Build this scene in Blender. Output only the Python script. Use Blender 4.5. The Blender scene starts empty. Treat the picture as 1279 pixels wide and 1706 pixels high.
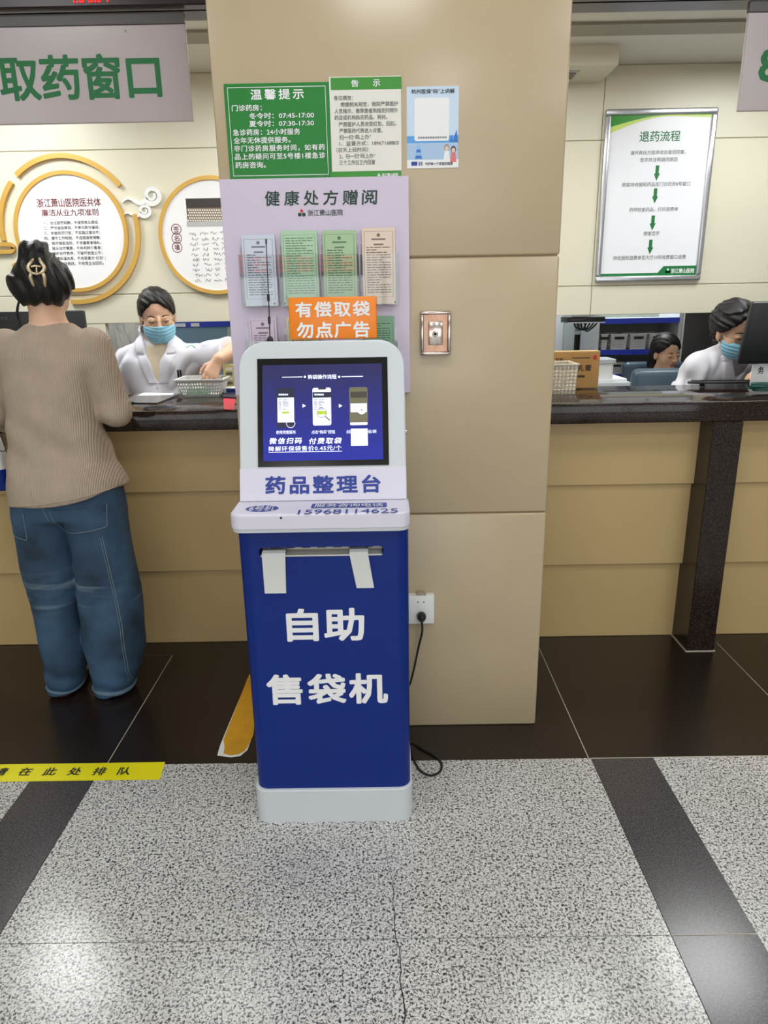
import bpy, bmesh, math, random
import numpy as np
from mathutils import Vector, Matrix

# ------------------------------------------------------------------ camera
W_PX, H_PX, F_PX, CAM_H = 1279.0, 1706.0, 1160.0, 1.45
scene = bpy.context.scene
COL = scene.collection
def _n(v): return v / np.linalg.norm(v)
_Y = _n(np.array([640 - W_PX / 2, 505 - H_PX / 2, F_PX]))       # camera-space direction of the world +Y axis
_Zd = np.array([708 - W_PX / 2, 4700 - H_PX / 2, F_PX])
_Zd = _n(_Zd - _Y * (_Zd @ _Y)); _Z = -_Zd
_X = np.cross(_Y, _Z)
if _X[0] < 0: _X = -_X
RC = np.array([_X, _Y, _Z])                                      # camera (x right, y down, z forward) -> world
CAM = np.array([0, 0, CAM_H])
cam_data = bpy.data.cameras.new('camera'); cam = bpy.data.objects.new('camera', cam_data); COL.objects.link(cam)
cam_data.sensor_fit = 'HORIZONTAL'; cam_data.sensor_width = 36.0; cam_data.lens = 36.0 * F_PX / W_PX
cam_data.clip_start = 0.05
_r, _d, _f = RC @ np.array([1, 0, 0]), RC @ np.array([0, 1, 0]), RC @ np.array([0, 0, 1])
M = Matrix(((_r[0], -_d[0], -_f[0], 0), (_r[1], -_d[1], -_f[1], 0), (_r[2], -_d[2], -_f[2], CAM_H), (0, 0, 0, 1)))
cam.matrix_world = M
scene.camera = cam
scene.view_settings.view_transform = 'Standard'; scene.view_settings.look = 'None'
scene.view_settings.gamma = 1.0; scene.view_settings.use_curve_mapping = False
scene.view_settings.exposure = 0.0

# ------------------------------------------------------------------ world and lights
world = bpy.data.worlds.new('hall_ambient'); scene.world = world; world.use_nodes = True
_bg = world.node_tree.nodes['Background']; _bg.inputs[0].default_value = (0.92, 0.96, 1.0, 1); _bg.inputs[1].default_value = 0.50
def area(name, loc, sx, sy, power, col=(1, 1, 1), rot=(0, 0, 0)):
    l = bpy.data.lights.new(name, 'AREA'); l.shape = 'RECTANGLE'; l.size = sx; l.size_y = sy; l.energy = power; l.color = col
    o = bpy.data.objects.new(name, l); o.location = loc; o.rotation_euler = rot; COL.objects.link(o); return o
HALL_Z, STAFF_Z = 3.05, 2.635
HALL_LAMPS = [(-1.7, 1.1), (0.0, 1.1), (1.7, 1.1), (-2.9, -0.7), (0.75, -0.7), (2.6, -0.7), (-2.6, -3.3), (-0.9, -3.3), (0.9, -3.3), (2.6, -3.3)]
STAFF_LAMPS = [(-2.05, 3.50), (-1.0, 2.98), (0.02, 3.5), (1.0, 2.98), (1.98, 3.40)]  # middle three are unseen, added to brighten the cream wall
BACK_LAMPS = [(-1.6, 5.3), (1.6, 5.3)]
for x, y in HALL_LAMPS: area('hall_lamp_light', (x, y, HALL_Z - 0.035), 0.55, 0.55, 7.0 if y > 0 else 13, (0.95, 1.0, 0.985))
area('added_fill_light', (0, -4.93, 1.25), 6.0, 2.1, 95, (0.93, 0.97, 1.0), (math.radians(90), 0, 0))  # added low frontal fill behind the camera, not a known daylight source
for x, y in STAFF_LAMPS: area('staff_lamp_light', (x, y, STAFF_Z - 0.035), 0.55, 0.55, (9 if x < 0 else 5.5) if y < 3 else (15.5 if x < 1 else 12), (0.97, 1.0, 0.99))
for x, y in BACK_LAMPS: area('store_lamp_light', (x, y, STAFF_Z - 0.035), 0.55, 0.55, 30, (0.95, 0.98, 1.0))

# ------------------------------------------------------------------ measuring: a pixel of the photograph onto a real plane
def ray(px, py): return RC @ np.array([px - W_PX / 2, py - H_PX / 2, F_PX])
class Plane:
    def __init__(s, p, n, u, v): s.p, s.n, s.u, s.v = [np.array(a, float) for a in (p, n, u, v)]
    def hit(s, px, py):
        d = ray(px, py); t = ((s.p - CAM) @ s.n) / (d @ s.n); return CAM + d * t
    def uv(s, px, py):
        h = s.hit(px, py) - s.p; return h @ s.u, h @ s.v
    def at(s, a, b, off=0.0): return s.p + s.u * a + s.v * b + s.n * off
def PY(y): return Plane((0, y, 0), (0, -1, 0), (1, 0, 0), (0, 0, 1))
def PZ(z): return Plane((0, 0, z), (0, 0, 1), (1, 0, 0), (0, 1, 0))
def P(px, py, Y): return PY(Y).hit(px, py)

# ------------------------------------------------------------------ materials
def lin(c): return tuple(((v / 255) / 12.92 if v / 255 <= 0.04045 else ((v / 255 + 0.055) / 1.055) ** 2.4) for v in c)
def mat(name, rgb, rough=0.5, metal=0.0, var=0.0, vscale=8.0, bump=0.0, bscale=60.0, emit=0.0, coat=0.0, spec=0.5, stretch=None, detail=4):
    m = bpy.data.materials.new(name); m.use_nodes = True; nt = m.node_tree; b = nt.nodes['Principled BSDF']
    c = lin(rgb)
    b.inputs['Base Color'].default_value = (*c, 1); b.inputs['Roughness'].default_value = rough; b.inputs['Metallic'].default_value = metal
    b.inputs['Specular IOR Level'].default_value = spec
    if coat: b.inputs['Coat Weight'].default_value = coat; b.inputs['Coat Roughness'].default_value = 0.03
    tc = nt.nodes.new('ShaderNodeTexCoord'); src = tc.outputs['Object']
    if stretch:
        mp = nt.nodes.new('ShaderNodeMapping'); mp.inputs['Scale'].default_value = stretch; nt.links.new(src, mp.inputs[0]); src = mp.outputs[0]
    nz = nt.nodes.new('ShaderNodeTexNoise'); nz.inputs['Scale'].default_value = vscale; nz.inputs['Detail'].default_value = detail
    nt.links.new(src, nz.inputs[0])
    rp = nt.nodes.new('ShaderNodeValToRGB'); v = max(var, 0.012)
    rp.color_ramp.elements[0].position = 0.3; rp.color_ramp.elements[1].position = 0.7
    rp.color_ramp.elements[0].color = (*[x * (1 - v) for x in c], 1); rp.color_ramp.elements[1].color = (*[min(1, x * (1 + v)) for x in c], 1)
    nt.links.new(nz.outputs[0], rp.inputs[0]); nt.links.new(rp.outputs[0], b.inputs['Base Color'])
    if emit:
        nt.links.new(rp.outputs[0], b.inputs['Emission Color']); b.inputs['Emission Strength'].default_value = emit
    if bump:
        n2 = nt.nodes.new('ShaderNodeTexNoise'); n2.inputs['Scale'].default_value = bscale; n2.inputs['Detail'].default_value = 3
        nt.links.new(src, n2.inputs[0]); bp = nt.nodes.new('ShaderNodeBump'); bp.inputs['Strength'].default_value = bump; bp.inputs['Distance'].default_value = 0.004
        nt.links.new(n2.outputs[0], bp.inputs['Height']); nt.links.new(bp.outputs[0], b.inputs['Normal'])
    return m
def speckle(name, stops, scale, rough, detail=3.0, big=None, bigscale=1.5):
    """granite: hard-edged mineral grains from noise"""
    m = bpy.data.materials.new(name); m.use_nodes = True; nt = m.node_tree; b = nt.nodes['Principled BSDF']
    b.inputs['Roughness'].default_value = rough
    tc = nt.nodes.new('ShaderNodeTexCoord'); nz = nt.nodes.new('ShaderNodeTexNoise'); nz.inputs['Scale'].default_value = scale
    nz.inputs['Detail'].default_value = detail; nz.inputs['Roughness'].default_value = 0.6; nz.inputs['Distortion'].default_value = 0.6
    nt.links.new(tc.outputs['Object'], nz.inputs[0]); rp = nt.nodes.new('ShaderNodeValToRGB')
    els = rp.color_ramp.elements
    while len(els) < len(stops): els.new(0.5)
    for e, (p, c) in zip(els, stops): e.position = p; e.color = (*lin(c), 1)
    nt.links.new(nz.outputs[0], rp.inputs[0]); out = rp.outputs[0]
    if big:
        n2 = nt.nodes.new('ShaderNodeTexNoise'); n2.inputs['Scale'].default_value = bigscale; n2.inputs['Detail'].default_value = 2
        nt.links.new(tc.outputs['Object'], n2.inputs[0]); r2 = nt.nodes.new('ShaderNodeValToRGB')
        r2.color_ramp.elements[0].position = 0.35; r2.color_ramp.elements[1].position = 0.65
        r2.color_ramp.elements[0].color = (big[0],) * 3 + (1,); r2.color_ramp.elements[1].color = (big[1],) * 3 + (1,)
        nt.links.new(n2.outputs[0], r2.inputs[0])
        mx = nt.nodes.new('ShaderNodeMix'); mx.data_type = 'RGBA'; mx.blend_type = 'MULTIPLY'; mx.inputs[0].default_value = 1
        nt.links.new(out, mx.inputs[6]); nt.links.new(r2.outputs[0], mx.inputs[7]); out = mx.outputs[2]
    nt.links.new(out, b.inputs['Base Color']); return m
def clear(name, tint=(1, 1, 1), gloss=1.0):
    m = bpy.data.materials.new(name); m.use_nodes = True; nt = m.node_tree; nt.nodes.clear()
    o = nt.nodes.new('ShaderNodeOutputMaterial'); t = nt.nodes.new('ShaderNodeBsdfTransparent'); t.inputs[0].default_value = (*tint, 1)
    g = nt.nodes.new('ShaderNodeBsdfGlossy'); g.inputs['Roughness'].default_value = 0.03
    lw = nt.nodes.new('ShaderNodeLayerWeight'); lw.inputs[0].default_value = 0.5; pw = nt.nodes.new('ShaderNodeMath'); pw.operation = 'POWER'; pw.inputs[1].default_value = 4; nt.links.new(lw.outputs['Facing'], pw.inputs[0])
    fr = nt.nodes.new('ShaderNodeMath'); fr.operation = 'MULTIPLY_ADD'; fr.inputs[1].default_value = 0.5; fr.inputs[2].default_value = 0.035 * gloss; nt.links.new(pw.outputs[0], fr.inputs[0])
    mx = nt.nodes.new('ShaderNodeMixShader'); nt.links.new(fr.outputs[0], mx.inputs[0]); nt.links.new(t.outputs[0], mx.inputs[1]); nt.links.new(g.outputs[0], mx.inputs[2])
    nt.links.new(mx.outputs[0], o.inputs[0]); return m

# ------------------------------------------------------------------ object helpers
def tag(o, label=None, cat=None, group=None, kind=None):
    if label: o['label'] = label
    if cat: o['category'] = cat
    if group: o['group'] = group
    if kind: o['kind'] = kind
    return o
def empty(name, loc, label, cat, group=None):
    o = bpy.data.objects.new(name, None); o.empty_display_size = 0.05; o.location = tuple(float(v) for v in loc); COL.objects.link(o)
    return tag(o, label, cat, group)
def link(name, me, mats, parent=None):
    o = bpy.data.objects.new(name, me); COL.objects.link(o)
    for m in (mats if isinstance(mats, (list, tuple)) else [mats]): me.materials.append(m)
    if parent is not None:
        o.parent = parent
        p, off = parent, Vector((0, 0, 0))
        while p is not None: off += p.location; p = p.parent
        o.location = -off                                   # geometry is written in world coordinates
    return o
class MB:
    """collects shapes (world coordinates) that become ONE mesh"""
    def __init__(s): s.v = []; s.f = []; s.m = []; s.sm = []
    def add(s, vs, fs, mi=0, smooth=False):
        b = len(s.v); s.v += [tuple(map(float, q)) for q in vs]; s.f += [tuple(b + i for i in f) for f in fs]
        s.m += [mi] * len(fs); s.sm += [smooth] * len(fs); return s
    def bm(s, bmesh_, mi=0, smooth=False):
        bmesh_.verts.index_update(); s.add([q.co[:] for q in bmesh_.verts], [[q.index for q in f.verts] for f in bmesh_.faces], mi, smooth); bmesh_.free(); return s
    def box(s, lo, hi, mi=0, bev=0.0, seg=2, rot=None, piv=None):
        b = bmesh.new(); bmesh.ops.create_cube(b, size=1)
        lo, hi = np.array(lo, float), np.array(hi, float)
        for q in b.verts: q.co = Vector((lo + (np.array(q.co) + 0.5) * (hi - lo)).tolist())
        if bev: bmesh.ops.bevel(b, geom=b.edges[:], offset=bev, segments=seg, profile=0.5, affect='EDGES')
        if rot is not None:
            pv = Vector(piv if piv is not None else ((lo + hi) / 2).tolist())
            for q in b.verts: q.co = pv + rot @ (q.co - pv)
        return s.bm(b, mi, bev > 0 and seg > 1)
    def prism(s, pts, plane, d0, d1, mi=0, bev=0.0):
        """polygon (u,v) in a plane, from offset d0 (back) to d1 (front) along its normal"""
        b = bmesh.new(); top = [b.verts.new(plane.at(u, v, d1).tolist()) for u, v in pts]; bot = [b.verts.new(plane.at(u, v, d0).tolist()) for u, v in pts]
        n = len(pts); ft = b.faces.new(top); b.faces.new(bot[::-1])
        for i in range(n): b.faces.new((top[i], bot[i], bot[(i + 1) % n], top[(i + 1) % n]))
        bmesh.ops.recalc_face_normals(b, faces=b.faces[:])
        if bev: bmesh.ops.bevel(b, geom=[e for e in ft.edges], offset=bev, segments=3, profile=0.5, affect='EDGES')
        return s.bm(b, mi)
    def flat(s, pts, plane, off=0.0, mi=0): return s.add([plane.at(u, v, off) for u, v in pts], [list(range(len(pts)))], mi)
    def tube(s, pts, r, n=10, mi=0, closed=False, smooth_path=0):
        pts = [np.array(q, float) for q in pts]
        rs = list(r) if isinstance(r, (list, tuple)) else [r] * len(pts)
        if smooth_path: pts, rs = catmull(pts, rs, smooth_path, closed)
        k = len(pts); rings = []; up = None
        for i in range(k):
            a = pts[i - 1] if (i or closed) else pts[i]; c = pts[(i + 1) % k] if (i < k - 1 or closed) else pts[i]
            t = _n(c - a + 1e-12)
            if up is None: up = np.array([0, 0, 1.0]) if abs(t[2]) < 0.9 else np.array([1.0, 0, 0])
            e1 = up - t * (up @ t); e1 = _n(e1); e2 = np.cross(t, e1); up = e1
            rings.append([pts[i] + rs[i] * (math.cos(2 * math.pi * j / n) * e1 + math.sin(2 * math.pi * j / n) * e2) for j in range(n)])
        vs = [q for rg in rings for q in rg]; fs = []
        for i in range(k if closed else k - 1):
            i2 = (i + 1) % k
            for j in range(n): fs.append((i * n + j, i * n + (j + 1) % n, i2 * n + (j + 1) % n, i2 * n + j))
        if not closed: fs.append(tuple(range(n))[::-1]); fs.append(tuple((k - 1) * n + j for j in range(n)))
        return s.add(vs, fs, mi, True)
    def lathe(s, prof, c, axis=(0, 0, 1), n=24, mi=0):
        """prof: (radius, height along axis)"""
        ax = _n(np.array(axis, float)); e1 = _n(np.cross(ax, [0.3, 0.7, 0.2])); e2 = np.cross(ax, e1); c = np.array(c, float); vs = []; fs = []
        for r, h in prof:
            for j in range(n): a = 2 * math.pi * j / n; vs.append(c + ax * h + max(r, 1e-5) * (math.cos(a) * e1 + math.sin(a) * e2))
        for i in range(len(prof) - 1):
            for j in range(n): fs.append((i * n + j, i * n + (j + 1) % n, (i + 1) * n + (j + 1) % n, (i + 1) * n + j))
        fs.append(tuple(range(n))[::-1]); fs.append(tuple((len(prof) - 1) * n + j for j in range(n)))
        return s.add(vs, fs, mi, True)
    def ribbon(s, pts, ws, plane, d0, d1, mi=0, closed=False):
        """flat stroke of varying width in a plane, with thickness"""
        pts = [np.array(q, float) for q in pts]; k = len(pts); L = []; R_ = []
        for i in range(k):
            a = pts[i - 1] if (i or closed) else pts[i]; c = pts[(i + 1) % k] if (i < k - 1 or closed) else pts[i]
            t = _n(c - a + 1e-12); nn = np.array([-t[1], t[0]]); w = ws[i] if isinstance(ws, (list, tuple)) else ws
            L.append(pts[i] + nn * w / 2); R_.append(pts[i] - nn * w / 2)
        vs = []; fs = []
        for i in range(k):
            vs += [plane.at(*L[i], d1), plane.at(*R_[i], d1), plane.at(*R_[i], d0), plane.at(*L[i], d0)]
        for i in range(k if closed else k - 1):
            a, b = i * 4, ((i + 1) % k) * 4
            for j in range(4): fs.append((a + j, a + (j + 1) % 4, b + (j + 1) % 4, b + j))
        if not closed: fs += [(0, 3, 2, 1), tuple((k - 1) * 4 + j for j in range(4))]
        return s.add(vs, fs, mi)
    def build(s, name, mats, parent=None):
        me = bpy.data.meshes.new(name); me.from_pydata(s.v, [], s.f)
        me.polygons.foreach_set('material_index', s.m); me.polygons.foreach_set('use_smooth', s.sm)
        b = bmesh.new(); b.from_mesh(me); bmesh.ops.recalc_face_normals(b, faces=b.faces[:]); b.to_mesh(me); b.free()
        if any(s.sm):
            try: me.set_sharp_from_angle(angle=math.radians(50))
            except Exception: pass
        me.update(); return link(name, me, mats, parent)
def catmull(pts, rs, k, closed=False):
    n = len(pts); op = []; orr = []
    for i in range(n if closed else n - 1):
        g = (lambda j: j % n) if closed else (lambda j: min(max(j, 0), n - 1))
        p0, p1, p2, p3 = pts[g(i - 1)], pts[g(i)], pts[g(i + 1)], pts[g(i + 2)]
        for q in range(k):
            t = q / k
            op.append(0.5 * (2 * p1 + (p2 - p0) * t + (2 * p0 - 5 * p1 + 4 * p2 - p3) * t * t + (3 * p1 - p0 - 3 * p2 + p3) * t ** 3))
            orr.append(rs[g(i)] * (1 - t) + rs[g(i + 1)] * t)
    if not closed: op.append(pts[-1]); orr.append(rs[-1])
    return op, orr
def rrect(u0, v0, u1, v1, r, k=6):
    """rounded rectangle; r a number or (bl, br, tr, tl)"""
    rr = r if isinstance(r, (list, tuple)) else (r,) * 4; pts = []
    for (cu, cv, a0), q in zip(((u0, v0, 180), (u1, v0, 270), (u1, v1, 0), (u0, v1, 90)), rr):
        su, sv = (1 if cu == u0 else -1), (1 if cv == v0 else -1)
        if q <= 0: pts.append((cu, cv)); continue
        for i in range(k + 1):
            a = math.radians(a0 + 90 * i / k); pts.append((cu + su * q + q * math.cos(a), cv + sv * q + q * math.sin(a)))
    return pts
def boolean_cut(o, cutter):
    md = o.modifiers.new('cut', 'BOOLEAN'); md.object = cutter; md.operation = 'DIFFERENCE'; md.solver = 'EXACT'
    dg = bpy.context.evaluated_depsgraph_get(); dg.update()
    me = bpy.data.meshes.new_from_object(o.evaluated_get(dg)); o.modifiers.clear(); o.data = me
    bpy.data.objects.remove(cutter)

# ------------------------------------------------------------------ writing
_tc = {}
def glyphs(s, spacing):
    key = (s, round(spacing, 2))
    if key not in _tc:
        c = bpy.data.curves.new('writing', 'FONT'); c.body = s; c.size = 1; c.resolution_u = 2; c.space_character = max(0.97, spacing)
        o = bpy.data.objects.new('writing', c); COL.objects.link(o)
        dg = bpy.context.evaluated_depsgraph_get(); dg.update()
        me = bpy.data.meshes.new_from_object(o.evaluated_get(dg))
        v = np.array([q.co[:2] for q in me.vertices]); f = [tuple(q.vertices) for q in me.polygons]
        bpy.data.objects.remove(o); bpy.data.curves.remove(c); bpy.data.meshes.remove(me); _tc[key] = (v, f)
    return _tc[key]
def write(mb, s, plane, x0, y0, x1, y1, bold=0.0, mi=0, off=0.0008, shear=0.0):
    """sets a line of writing into the box that the pixels mark on the plane"""
    ym, xm = (y0 + y1) / 2, (x0 + x1) / 2
    u0, _ = plane.uv(x0, ym); u1, _ = plane.uv(x1, ym); _, v1 = plane.uv(xm, y0); _, v0 = plane.uv(xm, y1)
    w, h = u1 - u0, v1 - v0
    nch = sum(1.0 if ord(ch) > 255 else 0.6 for ch in s); em = h * 1.08
    sp = 1.0 if nch < 2 else (w - em) / ((nch - 1) * em)
    v, f = glyphs(s, sp)
    if not len(v): return
    lo, hi = v.min(0), v.max(0); q = (v - lo) / np.maximum(hi - lo, 1e-6)
    k = bold * em; sh = [(0, 0)] + ([(1, .3), (-1, -.3), (.3, 1), (-.3, -1)] if bold else []) + ([(.8, -.8), (-.8, .8), (.8, .8), (-.8, -.8)] if bold > .015 else [])
    for i, (a, b) in enumerate(sh):                      # heavier strokes: the glyph laid again a hair to each side
        uu = u0 + k + q[:, 0] * (w - 2 * k) + a * k + shear * (q[:, 1] - .5) * h; vv = v0 + k + q[:, 1] * (h - 2 * k) + b * k
        mb.add([plane.at(x, y, off + i * 3e-5) for x, y in zip(uu, vv)], f, mi)
def uvbox(plane, x0, y0, x1, y1):
    u0, _ = plane.uv(x0, (y0 + y1) / 2); u1, _ = plane.uv(x1, (y0 + y1) / 2); _, v1 = plane.uv((x0 + x1) / 2, y0); _, v0 = plane.uv((x0 + x1) / 2, y1)
    return u0, v0, u1, v1
def prect(mb, plane, x0, y0, x1, y1, off, mi=0, r=0.0):
    u0, v0, u1, v1 = uvbox(plane, x0, y0, x1, y1); mb.flat(rrect(u0, v0, u1, v1, r) if r else [(u0, v0), (u1, v0), (u1, v1), (u0, v1)], plane, off, mi)
def disc(cu, cv, r, n=40, r2=None): return [(cu + r * math.cos(2 * math.pi * i / n), cv + (r2 or r) * math.sin(2 * math.pi * i / n)) for i in range(n)]

# ------------------------------------------------------------------ signed-distance modelling for people and hair
def smin(a, b, k): h = np.clip(0.5 + 0.5 * (b - a) / k, 0, 1); return b + (a - b) * h - k * h * (1 - h)
def smax(a, b, k): return -smin(-a, -b, k)
def cap(p, a, b, r1, r2=None):
    r2 = r1 if r2 is None else r2; a = np.array(a, np.float32); b = np.array(b, np.float32); ab = b - a
    t = np.clip(((p - a) @ ab) / max(float(ab @ ab), 1e-9), 0, 1); return np.linalg.norm(p - a - t[:, None] * ab, axis=1) - (r1 + (r2 - r1) * t)
def chain(p, pts, rs, k=0.02):
    d = None
    for i in range(len(pts) - 1):
        c = cap(p, pts[i], pts[i + 1], rs[i], rs[i + 1]); d = c if d is None else smin(d, c, k)
    return d
def ell(p, c, r, R=None):
    q = p - np.array(c, np.float32)
    if R is not None: q = q @ np.array(R, np.float32)
    r = np.array(r, np.float32); k0 = np.linalg.norm(q / r, axis=1); k1 = np.linalg.norm(q / (r * r), axis=1); return k0 * (k0 - 1) / np.maximum(k1, 1e-6)
def loft(p, prof, e=2.2, rnd=0.02):
    """prof rows: z, cx, cy, rx, ry (smoothly interpolated along z)"""
    a = np.array(sorted(prof), float); z = a[:, 0]; zz = np.linspace(z[0], z[-1], 80); rows = []
    for j in range(1, 5):
        m = np.gradient(a[:, j], z); i = np.clip(np.searchsorted(z, zz) - 1, 0, len(z) - 2); h = z[i + 1] - z[i]; t = (zz - z[i]) / h
        rows.append((2 * t ** 3 - 3 * t ** 2 + 1) * a[i, j] + (t ** 3 - 2 * t ** 2 + t) * h * m[i] + (3 * t ** 2 - 2 * t ** 3) * a[i + 1, j] + (t ** 3 - t ** 2) * h * m[i + 1])
    pz = np.clip(p[:, 2], z[0], z[-1]); cx, cy, rx, ry = [np.interp(pz, zz, r) for r in rows]
    d = ((np.abs((p[:, 0] - cx) / rx) ** e + np.abs((p[:, 1] - cy) / ry) ** e) ** (1 / e) - 1) * np.minimum(rx, ry)
    return smax(d, np.maximum(p[:, 2] - z[-1], z[0] - p[:, 2]), rnd)
def folds(p, amp, freq, seed, stretch=(1, 1, 0.5)):
    rg = np.random.RandomState(seed); q = p * np.array(stretch, np.float32); o = np.zeros(len(p), np.float32)
    for i in range(5):
        k = rg.normal(size=3); k = k / np.linalg.norm(k) * freq * (0.6 + 0.9 * rg.rand()); k2 = rg.normal(size=3) * freq * 0.5
        o += np.sin(q @ k.astype(np.float32) + 1.3 * np.sin(q @ k2.astype(np.float32) + i) + rg.rand() * 6).astype(np.float32)
    return amp * o / 3
def nets(fn, lo, hi, h):
    lo = np.array(lo, float); n = np.ceil((np.array(hi, float) - lo) / h).astype(int) + 1; c = 4; nc = n // c + 2
    g = np.stack(np.meshgrid(*[np.arange(m) for m in nc], indexing='ij'), -1).reshape(-1, 3)
    dc = fn((lo + g * (h * c)).astype(np.float32)).reshape(nc)
    up = lambda a: a.repeat(c, 0).repeat(c, 1).repeat(c, 2)[c // 2:, c // 2:, c // 2:][:n[0], :n[1], :n[2]]
    n = np.array(up(dc).shape)
    big = up(dc); act = np.abs(big) < h * c * 2.2
    vol = np.where(big < 0, -1.0, 1.0).astype(np.float32); idx = np.argwhere(act)
    for i in range(0, len(idx), 400000): q = idx[i:i + 400000]; vol[tuple(q.T)] = fn((lo + q * h).astype(np.float32))
    vol[0] = vol[-1] = 1; vol[:, 0] = vol[:, -1] = 1; vol[:, :, 0] = vol[:, :, -1] = 1
    s = vol < 0; cs = [(i, j, k) for i in (0, 1) for j in (0, 1) for k in (0, 1)]
    sub = lambda a, o: a[o[0]:n[0] - 1 + o[0], o[1]:n[1] - 1 + o[1], o[2]:n[2] - 1 + o[2]]
    cnt = sum(sub(s, o).astype(np.int8) for o in cs); cells = np.argwhere((cnt > 0) & (cnt < 8))
    val = np.stack([vol[tuple((cells + o).T)] for o in cs], 1); acc = np.zeros((len(cells), 3)); m = np.zeros(len(cells)); ca = np.array(cs, float)
    for a in range(8):
        for b in range(a + 1, 8):
            if np.abs(ca[a] - ca[b]).sum() != 1: continue
            x = (val[:, a] < 0) != (val[:, b] < 0); t = np.where(x, val[:, a] / np.where(x, val[:, a] - val[:, b], 1), 0)
            acc += np.where(x[:, None], ca[a] + t[:, None] * (ca[b] - ca[a]), 0); m += x
    verts = lo + (cells + acc / m[:, None]) * h
    vid = -np.ones(n, int); vid[tuple(cells.T)] = np.arange(len(cells)); faces = []
    for ax in range(3):
        e = np.eye(3, dtype=int)[ax]; u, w = np.eye(3, dtype=int)[(ax + 1) % 3], np.eye(3, dtype=int)[(ax + 2) % 3]
        a = s[tuple(slice(0, n[i] - e[i]) for i in range(3))]; b = s[tuple(slice(e[i], n[i]) for i in range(3))]
        x = np.argwhere(a != b); x = x[(x.min(1) > 0)]; fl = a[tuple(x.T)]
        q = np.stack([vid[tuple((x - u - w).T)], vid[tuple((x - w).T)], vid[tuple(x.T)], vid[tuple((x - u).T)]], 1); q = q[:, ::1]
        q[~fl] = q[~fl][:, ::-1]; faces.append(q)
    return verts, np.concatenate(faces)
def sdf_obj(name, fn, lo, hi, h, mats, parent, paint=None, relax=1):
    v, f = nets(fn, lo, hi, h)
    me = bpy.data.meshes.new(name); me.vertices.add(len(v)); me.vertices.foreach_set('co', v.astype(np.float32).ravel())
    me.loops.add(len(f) * 4); me.loops.foreach_set('vertex_index', f.astype(np.int32).ravel())
    me.polygons.add(len(f)); me.polygons.foreach_set('loop_start', np.arange(0, len(f) * 4, 4, dtype=np.int32)); me.polygons.foreach_set('loop_total', np.full(len(f), 4, np.int32))
    me.polygons.foreach_set('use_smooth', np.ones(len(f), bool)); me.update(calc_edges=True); me.validate()
    if paint is not None:
        ctr = v[f].mean(1); me.polygons.foreach_set('material_index', paint(ctr).astype(np.int32))
    return link(name, me, mats, parent)
def frame(yaw, pitch=0, roll=0):
    """local axes (x right hand, y forward, z up) -> world; yaw 0 faces +Y, 180 faces the photographer"""
    return np.array((Matrix.Rotation(math.radians(yaw), 3, 'Z') @ Matrix.Rotation(math.radians(pitch), 3, 'X') @ Matrix.Rotation(math.radians(roll), 3, 'Y')), float)

# ------------------------------------------------------------------ palette
m_tile = mat('beige_wall_tile', (185, 167, 137), 0.26, var=0.03, vscale=3)
m_groove = mat('tile_joint', (140, 118, 90), 0.7)
m_cream = mat('cream_wall_panel', (218, 214, 193), 0.35, var=0.015, vscale=2)
m_joint = mat('panel_joint', (150, 142, 112), 0.7)
m_panel = mat('tan_counter_panel', (194, 167, 118), 0.4, var=0.03, vscale=3)
m_granite = speckle('brown_black_granite', [(0.36, (16, 11, 10)), (0.52, (44, 33, 29)), (0.66, (66, 52, 45))], 190, 0.10)
m_granite.node_tree.nodes['Principled BSDF'].inputs['Specular IOR Level'].default_value = .32
m_pier = speckle('brown_black_granite_pier', [(0.36, (16, 11, 10)), (0.52, (40, 30, 27)), (0.66, (66, 52, 46))], 190, 0.22)
m_dark = speckle('dark_floor_granite', [(0.34, (19, 13, 10)), (0.5, (34, 26, 22)), (0.68, (53, 42, 36))], 210, 0.24)
m_strip = speckle('charcoal_floor_granite', [(0.34, (50, 47, 49)), (0.5, (72, 69, 71)), (0.68, (92, 90, 94))], 210, 0.2)
m_terr = speckle('speckled_grey_granite', [(0.36, (48, 46, 46)), (0.43, (112, 110, 110)), (0.48, (188, 186, 185)), (0.60, (232, 230, 228)), (0.70, (160, 156, 154))], 165, 0.2, big=(0.86, 1.0))
m_grout = mat('pale_grout', (190, 180, 165), 0.8)
m_crack = mat('crack', (40, 36, 34), 0.9)
m_ceil = mat('white_ceiling', (226, 224, 214), 0.6)
m_alu = mat('brushed_aluminium', (196, 198, 204), 0.28, 0.85, var=0.04, vscale=40)
m_steel = mat('polished_steel', (190, 180, 172), 0.16, 1.0)
m_white = mat('white_powder_coat', (204, 209, 214), 0.35)
m_blue = mat('blue_powder_coat', (0, 38, 122), 0.42, var=0.02, spec=.3)
m_lilac = mat('pale_lilac_vinyl', (216, 212, 228), 0.45)
m_board = mat('lavender_board', (206, 194, 214), 0.45)
m_navy = mat('navy_lettering', (36, 58, 148), 0.5)
m_wtext = mat('white_lettering', (236, 236, 238), 0.5)
m_black = mat('black_plastic', (18, 18, 20), 0.35)
m_soft = mat('matte_black', (24, 24, 26), 0.7)
m_green = mat('green_sign', (14, 122, 40), 0.35, var=0.03, vscale=4)
m_green2 = mat('leaf_green_print', (52, 140, 44), 0.35)
m_gtext = mat('green_lettering', (8, 112, 56), 0.5)
m_dgtext = mat('dark_green_ink', (28, 62, 50), 0.6)
m_red = mat('red_ink', (206, 40, 44), 0.5)
m_ink = mat('dark_ink', (40, 42, 44), 0.7)
m_gink = mat('grey_ink', (96, 100, 98), 0.7)
m_maroon = mat('maroon_ink', (112, 34, 44), 0.6)
m_paper = mat('white_paper', (234, 234, 236), 0.6)
m_signgrey = mat('mauve_grey_acrylic', (190, 178, 180), 0.25)
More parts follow.
